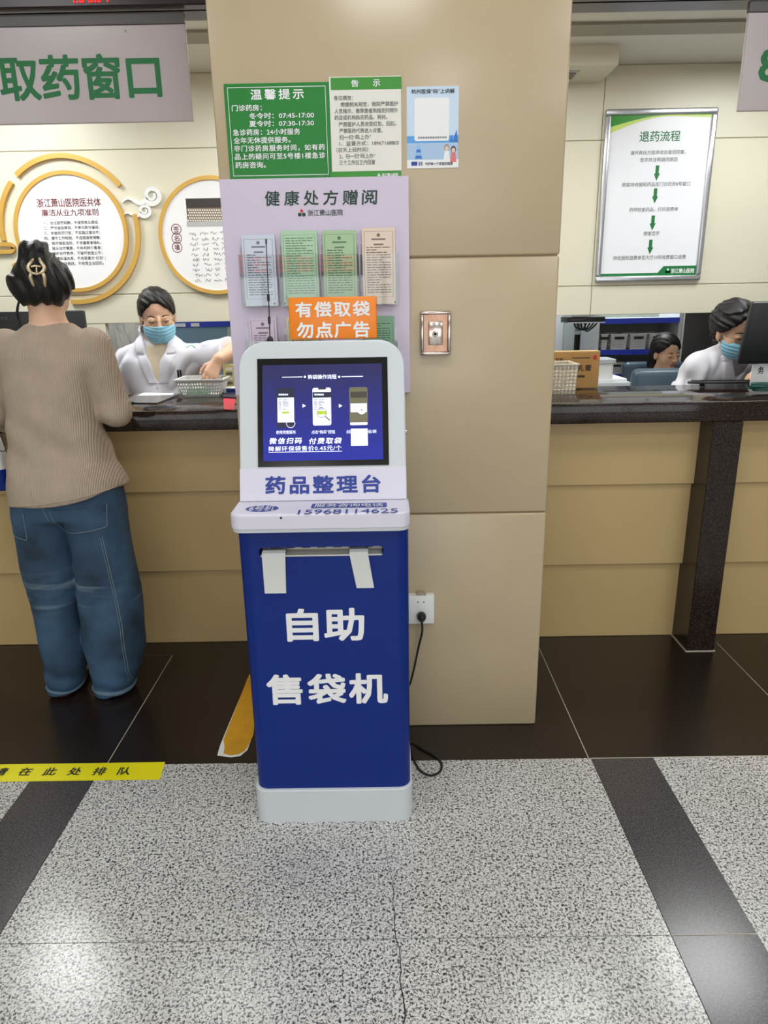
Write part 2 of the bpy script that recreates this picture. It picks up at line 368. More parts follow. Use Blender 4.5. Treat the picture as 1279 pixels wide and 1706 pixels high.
m_orange = mat('orange_acrylic', (242, 134, 18), 0.3)
m_gold = mat('gold_lacquer', (214, 170, 84), 0.34, 0.25, var=0.05, vscale=6)
m_yellow = mat('yellow_vinyl', (236, 226, 16), 0.4)
m_amber = mat('worn_amber_vinyl', (214, 156, 26), 0.45, var=0.12, vscale=14)
m_clear = clear('clear_acrylic', (0.96, 0.97, 0.97))
m_plastic = mat('white_plastic', (232, 234, 232), 0.35)
m_cream_pl = mat('ivory_plastic', (224, 214, 196), 0.4)
m_card = mat('brown_cardboard', (186, 142, 84), 0.8, var=0.05, vscale=20)
m_lamp = mat('lamp_diffuser', (255, 255, 255), 0.5, emit=5.0)
m_led = mat('red_led', (255, 24, 20), 0.5, emit=2.5)
m_ledbox = mat('dark_maroon_housing', (38, 18, 24), 0.3)
m_bar = mat('dark_grey_bar', (86, 80, 80), 0.4)

# ------------------------------------------------------------------ the setting
PIL_L, PIL_R, PIL_Y = -0.464, 0.515, 2.165
CT_Y, CT_B, CT_Z, CT_T = 2.685, 3.24, 1.066, 0.078          # countertop front, back, height, thickness
WALL_Y, WALL_B = 4.2, 1.362
EDGE_Y = 1.968                                                # where the speckled floor meets the dark band
def quad(mb, x0, y0, x1, y1, mi, z=0.0): mb.add([(x0, y0, z), (x1, y0, z), (x1, y1, z), (x0, y1, z)], [(0, 1, 2, 3)], mi)
fl = MB(); SL0, SL1, SR0, SR1 = -1.162, -0.956, 0.657, 0.861
for x0, x1, mi in ((-5, SL0, 0), (SL0, SL1, 1), (SL1, SR0, 0), (SR0, SR1, 1), (SR1, 5, 0)): quad(fl, x0, -5, x1, EDGE_Y, mi)
quad(fl, -5, EDGE_Y, 5, 7.5, 2)
fl.add([(-5, -5, -0.1), (5, -5, -0.1), (5, 7.5, -0.1), (-5, 7.5, -0.1)], [(3, 2, 1, 0)], 2)
quad(fl, 0.657, EDGE_Y - 0.003, 5, EDGE_Y + 0.001, 3, 0.0006)
for x in (SR0, SL0): quad(fl, x, 1.2945, x + 0.204, 1.297, 3, 0.0006)
quad(fl, SL1, 1.2952, SR0, 1.2964, 5, 0.0006)
for x, y0, y1 in ((-0.946, EDGE_Y, 2.717), (0.648, EDGE_Y, 2.84), (1.43, 2.2, 2.76)): quad(fl, x, y0, x + 0.0028, y1, 3, 0.0006)
quad(fl, -1.2, 2.716, -0.946, 2.7185, 5, 0.0006)
for x in (SL1, SR0): quad(fl, x - 0.001, -5, x + 0.001, EDGE_Y, 4, 0.0005)
rnd = random.Random(4); cr = []
for i in range(26):
    t = i / 25; q = PZ(0).hit(641 + 33 * t ** 0.8 + rnd.uniform(-3, 3), 1392 + 314 * t); cr.append((q[0], q[1]))
fl.ribbon(cr, [0.0008 + 0.0022 * i / 25 for i in range(26)], PZ(0), 0.0, 0.0006, 4)
tag(fl.build('floor', [m_terr, m_strip, m_dark, m_grout, m_crack, m_gink]), kind='structure')

ce = MB().box((-5, -5, HALL_Z), (5, 2.70, HALL_Z + 0.08)); tag(ce.build('ceiling', m_ceil), kind='structure')
sc_ = MB().box((-5, 2.78, STAFF_Z), (5, 7.5, STAFF_Z + 0.08)); tag(sc_.build('ceiling_staff', m_ceil), kind='structure')
tr = MB().box((-5, 3.60, STAFF_Z - 0.012), (5, 3.74, STAFF_Z)); tag(tr.build('trim_1', mat('grey_ceiling_trim', (150, 146, 132), 0.4)), kind='structure')
so = MB().box((PIL_R, 3.9, 2.55), (1.165, WALL_Y, STAFF_Z)); tag(so.build('ceiling_bulkhead', m_cream), kind='structure')
hf = MB().box((-5, 2.70, 2.392), (5, 2.78, HALL_Z + 0.08)); tag(hf.build('wall_header', m_ledbox), kind='structure')

pl = MB()
for z0, z1 in ((0, 0.789), (0.793, 1.574), (1.578, 2.36), (2.364, HALL_Z)): pl.box((PIL_L, PIL_Y, z0), (PIL_R, 3.0, z1), 0, 0.006, 2)
pl.box((PIL_L + 0.006, PIL_Y + 0.006, 0), (PIL_R - 0.006, 2.99, HALL_Z), 1)
tag(pl.build('wall_pillar', [m_tile, m_groove]), kind='structure')

wb = MB(); zj = (WALL_B, 1.524, 2.276, STAFF_Z); xj = (-5, 1.195, 5)
for i in range(3):
    xs = (-5, 1.193, 5) if i else (-5, 1.193, 5)
    for a in range(2): wb.box((xs[a] + 0.002, WALL_Y, zj[i] + 0.002), (xs[a + 1] - 0.002, WALL_Y + 0.06, zj[i + 1] - 0.002), 0, 0.002, 1)
wb.box((-5, WALL_Y + 0.004, WALL_B + 0.004), (5, WALL_Y + 0.058, STAFF_Z), 1)
jx0, jx1 = P(140, 560, WALL_Y)[0] - 0.9, P(177, 560, WALL_Y)[0]
wb.box((jx0, WALL_Y + 0.003, 0), (jx1, WALL_Y + 0.057, WALL_B + 0.01), 0)
wb.box((PIL_L + 0.05, WALL_Y + 0.003, 0), (PIL_R - 0.05, WALL_Y + 0.057, WALL_B + 0.01), 0)
tag(wb.build('wall_back', [m_cream, m_joint]), kind='structure')
m_hall = mat('hall_wall', (206, 202, 192), .5)
for nm, lo, hi in (('wall_hall', (-5, -5.1, 0), (5, -5, HALL_Z)), ('wall_left', (-5.1, -5, 0), (-5, 7.5, HALL_Z)), ('wall_right', (5, -5, 0), (5.1, 7.5, HALL_Z))): tag(MB().box(lo, hi).build(nm, m_hall), kind='structure')
wf = MB()
for x in (-3.03, -1.5, 0, 1.5, 3.03): wf.box((x - .03, -4.99, .18), (x + .03, -4.90, 2.35))
for z in (.18, 2.32): wf.box((-3.06, -4.99, z - .03), (3.06, -4.90, z + .03))
tag(wf.build('added_window_frame', m_alu), kind='structure')  # unseen frame added around the fill light
fw = MB().box((-5, 7.4, 0), (5, 7.5, STAFF_Z)); tag(fw.build('wall_far', mat('pale_grey_wall', (214, 222, 226), 0.6)), kind='structure')

def lamp(x, y, z, label, group):
    t = empty('ceiling_lamp', (x, y, z), label, 'ceiling light', group)
    f = MB()
    for a, b, c, d in ((-.3, -.3, .3, -.28), (-.3, .28, .3, .3), (-.3, -.28, -.28, .28), (.28, -.28, .3, .28)): f.box((x + a, y + b, z - 0.02), (x + c, y + d, z))
    f.build('frame', m_white, t); MB().box((x - .28, y - .28, z - 0.012), (x + .28, y + .28, z - 0.002)).build('diffuser', m_lamp, t)
for x, y in HALL_LAMPS: lamp(x, y, HALL_Z, 'square white panel light in the hall ceiling above the customers', 'hall ceiling panel lights')
for x, y in STAFF_LAMPS: lamp(x, y, STAFF_Z, 'square white panel light in the ceiling above the pharmacy counter', 'staff ceiling panel lights')
for x, y in BACK_LAMPS: lamp(x, y, STAFF_Z, 'square white panel light in the store room behind the cream wall', 'store room panel lights')
dl = empty('downlight', (0.93, 4.03, 2.55), 'small square brown downlight sunk in the cream bulkhead right of the pillar', 'ceiling light')
u = PZ(2.55); q0 = u.hit(918, 133); q1 = u.hit(958, 120)
MB().box((q0[0], 3.98, 2.543), (1.0, 4.10, 2.5495)).build('frame', m_alu, dl); MB().box((q0[0] + .01, 3.99, 2.541), (0.985, 4.09, 2.546)).build('lens', mat('amber_lens', (92, 66, 30), 0.3), dl)

# ------------------------------------------------------------------ counters
def counter(x0, x1, label, piers):
    t = empty('service_counter', ((x0 + x1) / 2, 2.84, 0), label, 'counter', 'pharmacy counters')
    rows = ((0.712, CT_Z - CT_T, 2.795), (0.352, 0.712, 2.815), (0.0, 0.352, 2.838))
    for z0, z1, y in rows: MB().box((x0, y, z0), (x1, y + 0.06, z1), 0, 0.003, 1).build('front_panel', m_panel, t)
    MB().box((x0, 2.9, 0.0), (x1, 2.93, CT_Z - CT_T)).build('carcass', m_panel, t)
    for a in piers: MB().box((a, 2.683, 0.0), (a + 0.118, 2.9, CT_Z - CT_T - 0.0005), 0, 0.003, 1).build('pier', m_pier, t)
    for a in piers: MB().box((a - 0.004, 2.679, 0.0), (a + 0.122, 2.9, 0.004)).build('sealant', m_grout, t)
    c = MB().box((x0, CT_Y, CT_Z - CT_T), (x1, CT_B, CT_Z), 0, 0.004, 2).build('countertop', m_granite)
    return t, c
_, c = counter(-3.2, PIL_L - 0.002, 'tan stepped-panel pharmacy counter left of the pillar, behind the standing customer', ())
tag(c, 'glossy dark granite countertop left of the pillar, carrying the white basket and clipboard', 'countertop', 'granite countertops')
_, c = counter(PIL_R + 0.002, 3.2, 'tan stepped-panel pharmacy counter with a black granite pier, right of the pillar', (1.267,))
tag(c, 'glossy dark granite countertop right of the pillar, carrying the cardboard box and keyboard', 'countertop', 'granite countertops')

# ------------------------------------------------------------------ overhead displays and hanging signs
def led(x0, x1, label, dots):
    t = empty('led_display', ((x0 + x1) / 2, 2.66, 2.392), label, 'led display', 'overhead led displays')
    MB().box((x0, 2.648, 2.392), (x1, 2.692, 2.74), 0, 0.004, 1).build('housing', m_ledbox, t)
    MB().box((x0 + .03, 2.6465, 2.422), (x1 - .03, 2.649, 2.71)).build('screen', m_black, t)
    if dots:
        d = MB(); pl_ = PY(2.646); rg = random.Random(2)
        u0, _ = pl_.uv(120, 2); u1, _ = pl_.uv(186, 2); zb = P(150, 4, 2.646)[2]; n = 26
        for i in range(n):
            for j in range(18):
                if (i % 5 != 4) and rg.random() < 0.6:
                    a = u0 + (u1 - u0) * i / n; d.box((a, 2.6445, zb + j * 0.0062), (a + 0.0045, 2.6464, zb + j * 0.0062 + 0.0045))
        d.build('lit_dots', m_led, t)
led(-2.6, PIL_L - 0.02, 'dark led display with red dots above the left hanging sign', True)
led(PIL_R + 0.02, 2.6, 'dark led display above the right hanging sign, unlit', False)
def hang(x0, x1, z0, z1, label, lines):
    t = empty('hanging_sign', ((x0 + x1) / 2, 2.69, z0), label, 'sign', 'hanging window signs')
    MB().box((x0, 2.685, z0), (x1, 2.697, z1), 0, 0.002, 1).build('plate', m_signgrey, t)
    MB().box((x0, 2.68, z1), (x1, 2.699, 2.385)).build('mounting_bar', m_bar, t)
    for xx in (x0 + .35, x1 - .2): MB().lathe([(0.004, 0), (0.004, 0.003), (0, 0.004)], (xx, 2.685, z1 - 0.02), (0, -1, 0), 10).build('screw', m_steel, t)
    w = MB(); pl_ = PY(2.685)
    for l in lines: write(w, *((l[0], pl_) + l[1:]))
    w.build('lettering', m_gtext, t)
hang(-1.9, -0.648, 2.062, 2.352, 'mauve-grey hanging sign with large green characters, above the left counter', [('取药窗口', -3, 90, 268, 167, 0.022)])
hang(1.222, 2.3, 2.060, 2.352, 'mauve-grey hanging sign cut by the right photo edge, starting with a green 8', [('8', 1264, 80, 1300, 137, 0.03)])

# ------------------------------------------------------------------ round plaques on the back wall
PW = PY(WALL_Y)
def arc(c, r, a0, a1, n=40): return [(c[0] + r * math.cos(math.radians(a0 + (a1 - a0) * i / n)), c[1] + r * math.sin(math.radians(a0 + (a1 - a0) * i / n))) for i in range(n + 1)]
pxm = (PW.uv(221, 384)[0] - PW.uv(121, 384)[0]) / 100                 # metres per pixel on this wall
def plaque(cx, cy, rpx, label):
    c = PW.uv(cx, cy); r = rpx * pxm
    t = empty('wall_plaque', PW.at(*c), label, 'plaque', 'round gold-rimmed wall plaques')
    MB().prism(disc(*c, r - 0.004, 64), PW, 0.0005, 0.018).build('board', m_paper, t)
    MB().ribbon(arc(c, r, 0, 360, 72)[:-1], 0.021, PW, 0.0005, 0.026, closed=True).build('rim', m_gold, t)
    return t, c, r
t, c, r = plaque(121, 388, 91, 'round white plaque with a gold rim and nine printed rules, left of the cloud ornaments')
w = MB(); PT = PY(WALL_Y - 0.018)
write(w, '浙江萧山医院医共体', PT, 61, 330, 168, 345, 0.014); write(w, '廉洁从业九项准则', PT, 69, 348, 164, 360, 0.014)
w.build('heading', m_maroon, t); w = MB()
for i, s in enumerate(('一、合法按劳取酬，不接受商业提成；', '二、严守诚信原则，不参与欺诈骗保；', '三、依据规范行医，不实施过度诊疗；', '四、遵守工作规程，不违规接受捐赠；', '五、恪守保密准则，不泄露患者隐私；', '六、服从诊疗需要，不牟利转介患者；', '七、维护诊疗秩序，不破坏就医公平；', '八、共建和谐关系，不收受患方“红包”；', '九、恪守交往底线，不收受企业回扣。')):
    y = 368 + i * 8.5; write(w, s, PT, 72 + i * .7, y, 165 + i * 1.0 + (4 if i == 7 else 0), y + 6.2, 0.006)
w.build('lettering', m_ink, t)
oc = PW.uv(118, 385); R0 = 113 * pxm
for a0, a1 in ((131, 36), (138, 187), (12, -97), (222, 206)):
    o = MB().ribbon(arc(oc, R0, a0, a1), 0.025, PW, 0.0005, 0.022).build('arc_band', m_gold, t)
def cloud(px0, py0, sc, label):
    c0 = PW.uv(px0, py0); k = sc * pxm; pts = []; ws = []
    for i in range(12): q = i / 11; pts.append((c0[0] + k * (-46 + 40 * q), c0[1] + k * (-9 + 5 * math.sin(q * 6.2) + 4 * q))); ws.append(k * (2 + 6 * q))
    for i in range(34): a = math.radians(-120 + i * 16); rr = 15 - 11 * i / 33; pts.append((c0[0] + k * (4 + rr * math.cos(a)), c0[1] + k * (1 + rr * 0.9 * math.sin(a)))); ws.append(k * (8 - 4.5 * i / 33))
    tag(MB().ribbon(pts, ws, PW, 0.0005, 0.016).build('cloud_ornament', m_plastic), label, 'wall ornament', 'white cloud ornaments')
cloud(250, 327, 1.0, 'larger white scroll cloud ornament on the cream wall, upper of the two')
cloud(239, 352, 0.72, 'smaller white scroll cloud ornament on the cream wall, lower of the two')
a, b = PW.uv(-40, 424), PW.uv(26, 404)
tag(MB().ribbon(rrect(a[0] + .01, a[1] + .01, b[0] - .01, b[1] - .01, 0.022, 6), 0.022, PW, 0.0005, 0.022, closed=True).build('gold_ornament', m_gold), 'gold rounded bar ornament with a slot, cut by the left photo edge', 'wall ornament')
t, c, r = plaque(358, 394, 89, 'round white plaque with a gold rim, photo and signatures, half behind the pillar')
ph = MB(); u0, v0, u1, v1 = uvbox(PT, 311, 330, 400, 377); ph.prism([(u0, v0), (u1, v0), (u1, v1), (u0, v1)], PT, -0.0004, 0.0006, 0)
prect(ph, PT, 311, 369, 400, 377, 0.0012, 2); prect(ph, PT, 313, 346, 400, 370, 0.001, 3)
rg = random.Random(8)
for row in range(5):
    for i in range(22):
        x = 314 + i * 3.9 + (row % 2) * 1.9; y = 350 + row * 4.4; a = PT.uv(x, y); s_ = pxm
        ph.flat(disc(a[0], a[1], s_ * 1.5, 8), PT, 0.0014 + row * .0002, 1); ph.flat(disc(a[0], a[1] + s_ * 2.4, s_ * .8, 6), PT, 0.0015 + row * .0002, 4)
ph.build('group_photo', [mat('photo_dark', (52, 44, 42), 0.4), mat('photo_white', (222, 220, 210), 0.5), mat('photo_grey', (176, 178, 178), 0.5), mat('photo_brown', (120, 104, 88), 0.5), mat('photo_skin', (150, 116, 96), 0.5)], t)
w = MB()
for i, ch in enumerate('签名墙'):
    y = 382 + i * 15; cc = PT.uv(293.5 + i * .8, y); w.ribbon(arc(cc, 8 * pxm, 0, 360, 24)[:-1], 0.004, PT, 0, 0.0008, closed=True); write(w, ch, PT, 289 + i * .8, y - 5, 298 + i * .8, y + 5, 0.012)
w.build('badge', m_maroon, t); w = MB()
for row in range(10):
    for col in range(5):
        x, y = 317 + col * 17 + row * .9 + rg.uniform(-2, 2), 390 + row * 8.6 - col * .6; pts = []
        for k in range(rg.randint(9, 14)): pts.append(PT.uv(x + k * 1.0 + rg.uniform(-.8, .8), y + rg.uniform(-3.2, 3.2)))
        w.ribbon(pts, 0.0021, PT, 0, 0.0006 + .00002 * row)
w.build('signatures', m_ink, t)

# ------------------------------------------------------------------ framed flow chart on the right
FX0, FX1, FZ0, FZ1 = P(1010, 182, 4.18)[0], P(1197, 177, 4.18)[0], P(990, 470, 4.18)[2], P(1010, 182, 4.18)[2]
t = empty('framed_notice', ((FX0 + FX1) / 2, 4.19, FZ0), 'silver-framed white flow chart with green arrows on the cream wall, right side', 'framed notice')
PF = PY(4.185); fr = MB(); fw_ = 0.030
for a, b, c_, d in ((FX0, FZ0, FX1, FZ0 + fw_), (FX0, FZ1 - fw_, FX1, FZ1), (FX0, FZ0 + fw_, FX0 + fw_, FZ1 - fw_), (FX1 - fw_, FZ0 + fw_, FX1, FZ1 - fw_)): fr.box((a, 4.172, b), (c_, WALL_Y - .0005, d), 0, 0.008, 3)
fr.build('frame', m_alu, t)
MB().box((FX0 + fw_ - .004, 4.185, FZ0 + fw_ - .004), (FX1 - fw_ + .004, 4.195, FZ1 - fw_ + .004)).build('sheet', mat('cool_white_print', (232, 234, 240), 0.3), t)
g = MB(); a0, b0, a1, b1 = FX0 + fw_, FZ0 + fw_, FX1 - fw_, FZ1 - fw_; ww = a1 - a0
cur = lambda q, d: b1 - d * (1 - math.sin(min(1, q / .62) * math.pi / 2)) - 0.012 * max(0, (q - .62)) 
g.flat([(a0, b1), (a0, b1 - .055)] + [(a0 + ww * q / 20, cur(q / 20, .055)) for q in range(1, 21)] + [(a1, b1)], PF, 0.0012, 0)
g.flat([(a0, b1 - .055), (a0, b1 - .085)] + [(a0 + ww * q / 20, cur(q / 20, .085) - .012 * q / 20) for q in range(1, 21)] + [(a0 + ww * q / 20, cur(q / 20, .055)) for q in range(20, 0, -1)], PF, 0.001, 1)
g.build('corner_wave', [m_green2, mat('lime_print', (198, 222, 110), 0.4), m_gtext], t); g = MB(); g.flat([(a0, b0), (a1, b0), (a1, b0 + .05), (a0 + ww * .66, b0 + .05), (a0 + ww * .6, b0 + .014), (a0, b0 + .014)], PF, 0.001, 2)
g.build('footer', [m_green2, m_lamp, m_gtext], t)
for ax, ay in ((1094, 288), (1091, 326), (1087, 371), (1083, 411)):
    cu, cv = PF.uv(ax, ay); k = pxm; g = MB()
    g.flat([(cu - 2.8 * k, cv + 11 * k), (cu - 2.8 * k, cv - 1 * k), (cu - 5 * k, cv - 1 * k), (cu, cv - 12 * k), (cu + 5 * k, cv - 1 * k), (cu + 2.8 * k, cv - 1 * k), (cu + 2.8 * k, cv + 11 * k)], PF, 0.001, 0); g.build('arrow', m_gtext, t)
w = MB(); write(w, '退药流程', PF, 1065, 218, 1133, 236, 0.012); w.build('heading', m_gtext, t); w = MB()
for s, x0, y, x1 in (('请开具处方医师或总值班同意，', 1050, 254, 1142), ('签字并注明退药原因', 1066, 266, 1128), ('顾客持收据和药品至门诊药房8号窗口', 1036, 307, 1149), ('药师检查药品，打印退费单', 1048, 349, 1129), ('顾客签字', 1072, 389, 1098), ('持收据和退费单至大厅10号收费窗口退费', 1021, 429, 1142)): write(w, s, PF, x0, y - 3.6, x1, y + 3.6, 0.003)
w.build('lettering', m_gink, t); w = MB(); write(w, '浙江萧山医院', PF, 1117, 447, 1156, 455, 0.02)
def logo(w, plane, cx, cy, k, mi=(0, 0)):
    """three-lobed hospital emblem: a red diamond over two green lobes"""
    c = plane.uv(cx, cy)
    w.flat([(c[0], c[1] + k), (c[0] + .5 * k, c[1] + .45 * k), (c[0], c[1] - .05 * k), (c[0] - .5 * k, c[1] + .45 * k)], plane, 0.0011, mi[0])
    for s_ in (-1, 1): w.flat(rrect(c[0] + s_ * .55 * k - .48 * k, c[1] - .9 * k, c[0] + s_ * .55 * k + .48 * k, c[1], .3 * k, 3), plane, 0.001, mi[1])
logo(w, PF, 1112, 451, 4 * pxm); w.build('hospital_mark', m_wtext, t)

# ------------------------------------------------------------------ notices on the pillar
PP = PY(PIL_Y)
def sheet(name, x0, y0, x1, y1, th, m, label, cat, back=0.0, group=None):
    pl_ = PY(PIL_Y - back); u0, v0, u1, v1 = uvbox(pl_, x0, y0, x1, y1)
    t = empty(name, ((u0 + u1) / 2, PIL_Y - back, v0), label, cat, group)
    MB().box((u0, PIL_Y - back - th, v0), (u1, PIL_Y - back - 0.0003, v1), 0, min(0.001, th / 3), 1).build('panel', m, t)
    return t, PY(PIL_Y - back - th), (u0, v0, u1, v1)
t, pl_, bx = sheet('notice_board', 378.5, 139, 550.5, 299, 0.006, m_green, 'green notice with white border and opening hours, topmost left on the pillar', 'notice')
i_ = 0.010; MB().ribbon([(bx[0] + i_, bx[1] + i_), (bx[2] - i_, bx[1] + i_), (bx[2] - i_, bx[3] - i_), (bx[0] + i_, bx[3] - i_)], 0.002, pl_, 0, 0.0006, closed=True).build('border', m_wtext, t)
w = MB(); write(w, '温馨提示', pl_, 417, 148, 506, 166, 0.022)
for s, x0, y, x1 in (('门诊药房：', 386, 180, 436), ('冬令时：07:45-17:00', 415, 192.5, 523), ('夏令时：07:30-17:30', 415, 205.5, 523), ('急诊药房：24小时服务', 388, 220, 500), ('全年无休提供服务。', 389, 233.5, 484), ('非门诊药房服务时间，如有药', 390, 246.5, 541), ('品上的疑问可至5号楼1楼急诊', 391, 260, 542), ('药房咨询。', 392, 275, 443)): write(w, s, pl_, x0, y - 5.3, x1, y + 5.3, 0.016)
w.build('lettering', m_wtext, t)
t, pl_, bx = sheet('notice_board', 550.5, 128, 668.5, 297, 0.006, mat('off_white_print', (226, 222, 214), 0.4), 'white notice with green header and footer, right of the green notice', 'notice')
for nm, y0, y1 in (('header_band', 128.5, 149), ('footer_band', 285, 297)): g = MB(); prect(g, pl_, 550.7, y0, 668.7, y1, 0.0006); g.build(nm, m_green2, t)
w = MB(); write(w, '告', pl_, 585, 133, 597, 145, 0.02, off=.0012); w.build('heading', m_wtext, t); w = MB(); write(w, '示', pl_, 621, 132.5, 633, 144.5, 0.02, off=.0012); w.build('heading', m_wtext, t); w = MB(); write(w, '浙江萧山医院', pl_, 636, 288.5, 663, 294, 0.02, off=.0012); logo(w, pl_, 631, 291, .004); w.build('hospital_mark', m_wtext, t); w = MB()
for s, x0, y, x1 in (('各位病友：', 556, 163, 588), ('根据相关规定，我院严禁医护', 567, 173.5, 663), ('人员暗示、推荐患者到指定的院外', 557, 184.5, 663), ('药店或机构购买药品、耗材。', 557, 195.5, 645), ('严禁医护人员收受红包、回扣。', 564, 206.5, 660), ('严禁医药代表进入诊室。', 565, 217.5, 637), ('扫一扫“码上办”', 565, 228.5, 618), ('1、监督方式：18967168803', 565, 238.5, 664), ('（白天上班时间）', 560, 249.5, 613), ('2、扫一扫“码上办”', 565, 260, 625), ('三个工作日之内回复', 565, 270.5, 625)): write(w, s, pl_, x0, y - 4, x1, y + 4, 0.008)
w.build('lettering', m_gink, t)
t, pl_, bx = sheet('poster', 677.5, 144, 763.5, 280, 0.0012, mat('pale_sky_print', (196, 214, 234), 0.4), 'pale blue poster with a blank white card, rightmost on the pillar', 'poster')
g = MB(); prect(g, pl_, 678, 226, 763, 266, 0.0004, 0); prect(g, pl_, 678, 238, 763, 266, 0.0006, 3); prect(g, pl_, 678, 266, 763.4, 280, 0.0006, 2)
for a, b, c_ in ((752, 235, 8), (760, 232, 12)): q = pl_.uv(a, b); k = .0021; g.flat([(q[0] - c_ * k * .5, q[1] - .012), (q[0] + c_ * k * .25, q[1] - .012), (q[0], q[1] + c_ * k)], pl_, .0005, 1)
prect(g, pl_, 690, 163, 748, 235, 0.0009, 2, 0.006)
for i in range(4): q = pl_.uv(697, 262 - i * 5.2); k = .0021; wd = 5.2 - i * .9; g.flat([(q[0] - wd * k, q[1] - .004), (q[0] + wd * k, q[1] - .004), (q[0] + wd * k * .55, q[1] + .007), (q[0] - wd * k * .55, q[1] + .007)], pl_, .001 + i * .0001, 1 if i % 2 == 0 else 4)
for a, b, hc, bc in ((744, 246, 5, 2), (755, 249, 6, 7)):
    q = pl_.uv(a, b); g.flat(disc(q[0], q[1], .0075, 14, .009), pl_, .001, hc); g.flat(disc(q[0], q[1] - .002, .0052, 14, .006), pl_, .0012, 8)
    g.flat([(q[0] - .009, q[1] - .032), (q[0] + .009, q[1] - .032), (q[0] + .006, q[1] - .008), (q[0] - .006, q[1] - .008)], pl_, .0011, bc)
g.build('artwork', [mat('mid_blue_print', (84, 156, 222), .4), mat('deep_blue_print', (46, 112, 196), .4), m_paper, mat('water_print', (164, 192, 222), .4), mat('light_blue_print', (140, 186, 230), .4), mat('grey_hair_print', (150, 140, 136), .4), mat('dark_hair_print', (70, 40, 48), .4), mat('pink_print', (214, 110, 116), .4), mat('skin_print', (230, 190, 168), .4)], t)
w = MB(); write(w, '杭州医保“码”上讲解', pl_, 685, 148, 757, 156, .014, off=.0014); w.build('heading', m_ink, t); w = MB(); write(w, '守护每一个家庭的健康', pl_, 708, 270, 754, 275.5, .012, off=.0014); w.build('slogan', m_ink, t); w = MB(); write(w, '享受医保政策解读服务指南', pl_, 696, 227.5, 744, 231, .006, off=.0014); w.build('caption', m_ink, t)
w = MB(); write(w, '医保', pl_, 697, 269.5, 704, 276, .01, off=.0014); prect(w, pl_, 685, 269.5, 695, 276, .0014); w.build('agency_mark', m_navy, t)

# lavender board with leaflet holders
BD = 0.022
t, pl_, bx = sheet('leaflet_board', 381, 298, 681.5, 655, BD, m_board, 'tall lavender board with a brush-style heading on the pillar behind the kiosk', 'display board')
w = MB()
for i, ch in enumerate('健康处方赠阅'): x = 441 + i * 32.4; write(w, ch, pl_, x, 318 - i * .4, x + 25, 343 - i * .4, .016, shear=.06)
w.build('heading', m_dgtext, t)
w = MB(); logo(w, pl_, 502.5, 354.5, .0105, (1, 0)); write(w, '浙江萧山医院', pl_, 512, 349, 571, 359.5, .01); w.build('hospital_mark', [m_dgtext, m_red], t)
FB = PIL_Y - BD
def holder(x0, y0, x1, y1, label):
    """clear pocket: back sheet, front sheet, two sides, bottom, two fixing studs"""
    a, b, c_, d = uvbox(PY(FB), x0, y0, x1, y1); o = MB(); D = 0.030
    o.box((a, FB - .0025, b), (c_, FB - .0005, d)); zt = b + (d - b) * .78
    o.box((a, FB - D, b), (c_, FB - D + .002, zt)); o.box((a, FB - D, b), (a + .002, FB - .002, zt)); o.box((c_ - .002, FB - D, b), (c_, FB - .002, zt)); o.box((a, FB - D, b), (c_, FB - .002, b + .002))
    h = empty('leaflet_holder', ((a + c_) / 2, FB, b), label, 'leaflet holder', 'clear leaflet holders')
    o.build('pocket', m_clear, h)
    for xx in (a + .012, c_ - .012): MB().lathe([(.003, 0), (.003, .003), (0, .004)], (xx, FB - D, b + .008), (0, -1, 0), 10).build('stud', m_steel, h)
    return a, b, c_, d
def leaflet(x0, y0, x1, y1, rgb, ink, label, seed, n=6, hold=None, logo_=True):
    a, b, c_, d = uvbox(PY(FB - .012), x0, y0, x1, y1); b = hold[1] + .0025 if hold else b
    h = empty('leaflet', ((a + c_) / 2, FB - .01, b), label, 'leaflet', 'leaflets in the clear holders')
    mp = mat('leaflet_paper', rgb, .5); o = MB(); rg_ = random.Random(seed)
    for i in range(n): q = rg_.uniform(-.001, .001); o.box((a + q, FB - .006 - i * .0022, b), (c_ + q, FB - .005 - i * .0022, d - i * .0012 + rg_.uniform(-.002, .001)))
    o.build('sheets', mp, h); pf = PY(FB - .006 - (n - 1) * .0022); w = MB(); zt = d - (n - 1) * .0012; ww = c_ - a; hh = zt - b
    w.ribbon([(a + .006, b + .02), (c_ - .006, b + .02), (c_ - .006, zt - .006), (a + .006, zt - .006)], .0012, pf, 0, .0004, closed=True)
    y = zt - .05 if logo_ else zt - .016
    if logo_:
        w.flat(disc((a + c_) / 2, zt - .016, .005, 12), pf, .0005); w.flat([((a + c_) / 2 - .02, zt - .029), ((a + c_) / 2 + .02, zt - .029), ((a + c_) / 2 + .02, zt - .025), ((a + c_) / 2 - .02, zt - .025)], pf, .0005)
        w.flat([((a + c_) / 2 - .014, zt - .043), ((a + c_) / 2 + .014, zt - .043), ((a + c_) / 2 + .014, zt - .039), ((a + c_) / 2 - .014, zt - .039)], pf, .0005)
    while y > b + .028:
        x = a + .012; e = c_ - .012 if rg_.random() < .75 else a + ww * rg_.uniform(.4, .8)
        while x < e: l = rg_.uniform(.006, .022); w.flat([(x, y), (min(e, x + l), y), (min(e, x + l), y + .0026), (x, y + .0026)], pf, .0005); x += l + .0025
        y -= .0068
    w.build('print', mat('leaflet_ink', ink, .6), h)
ROW1, ROW2 = 511, 640
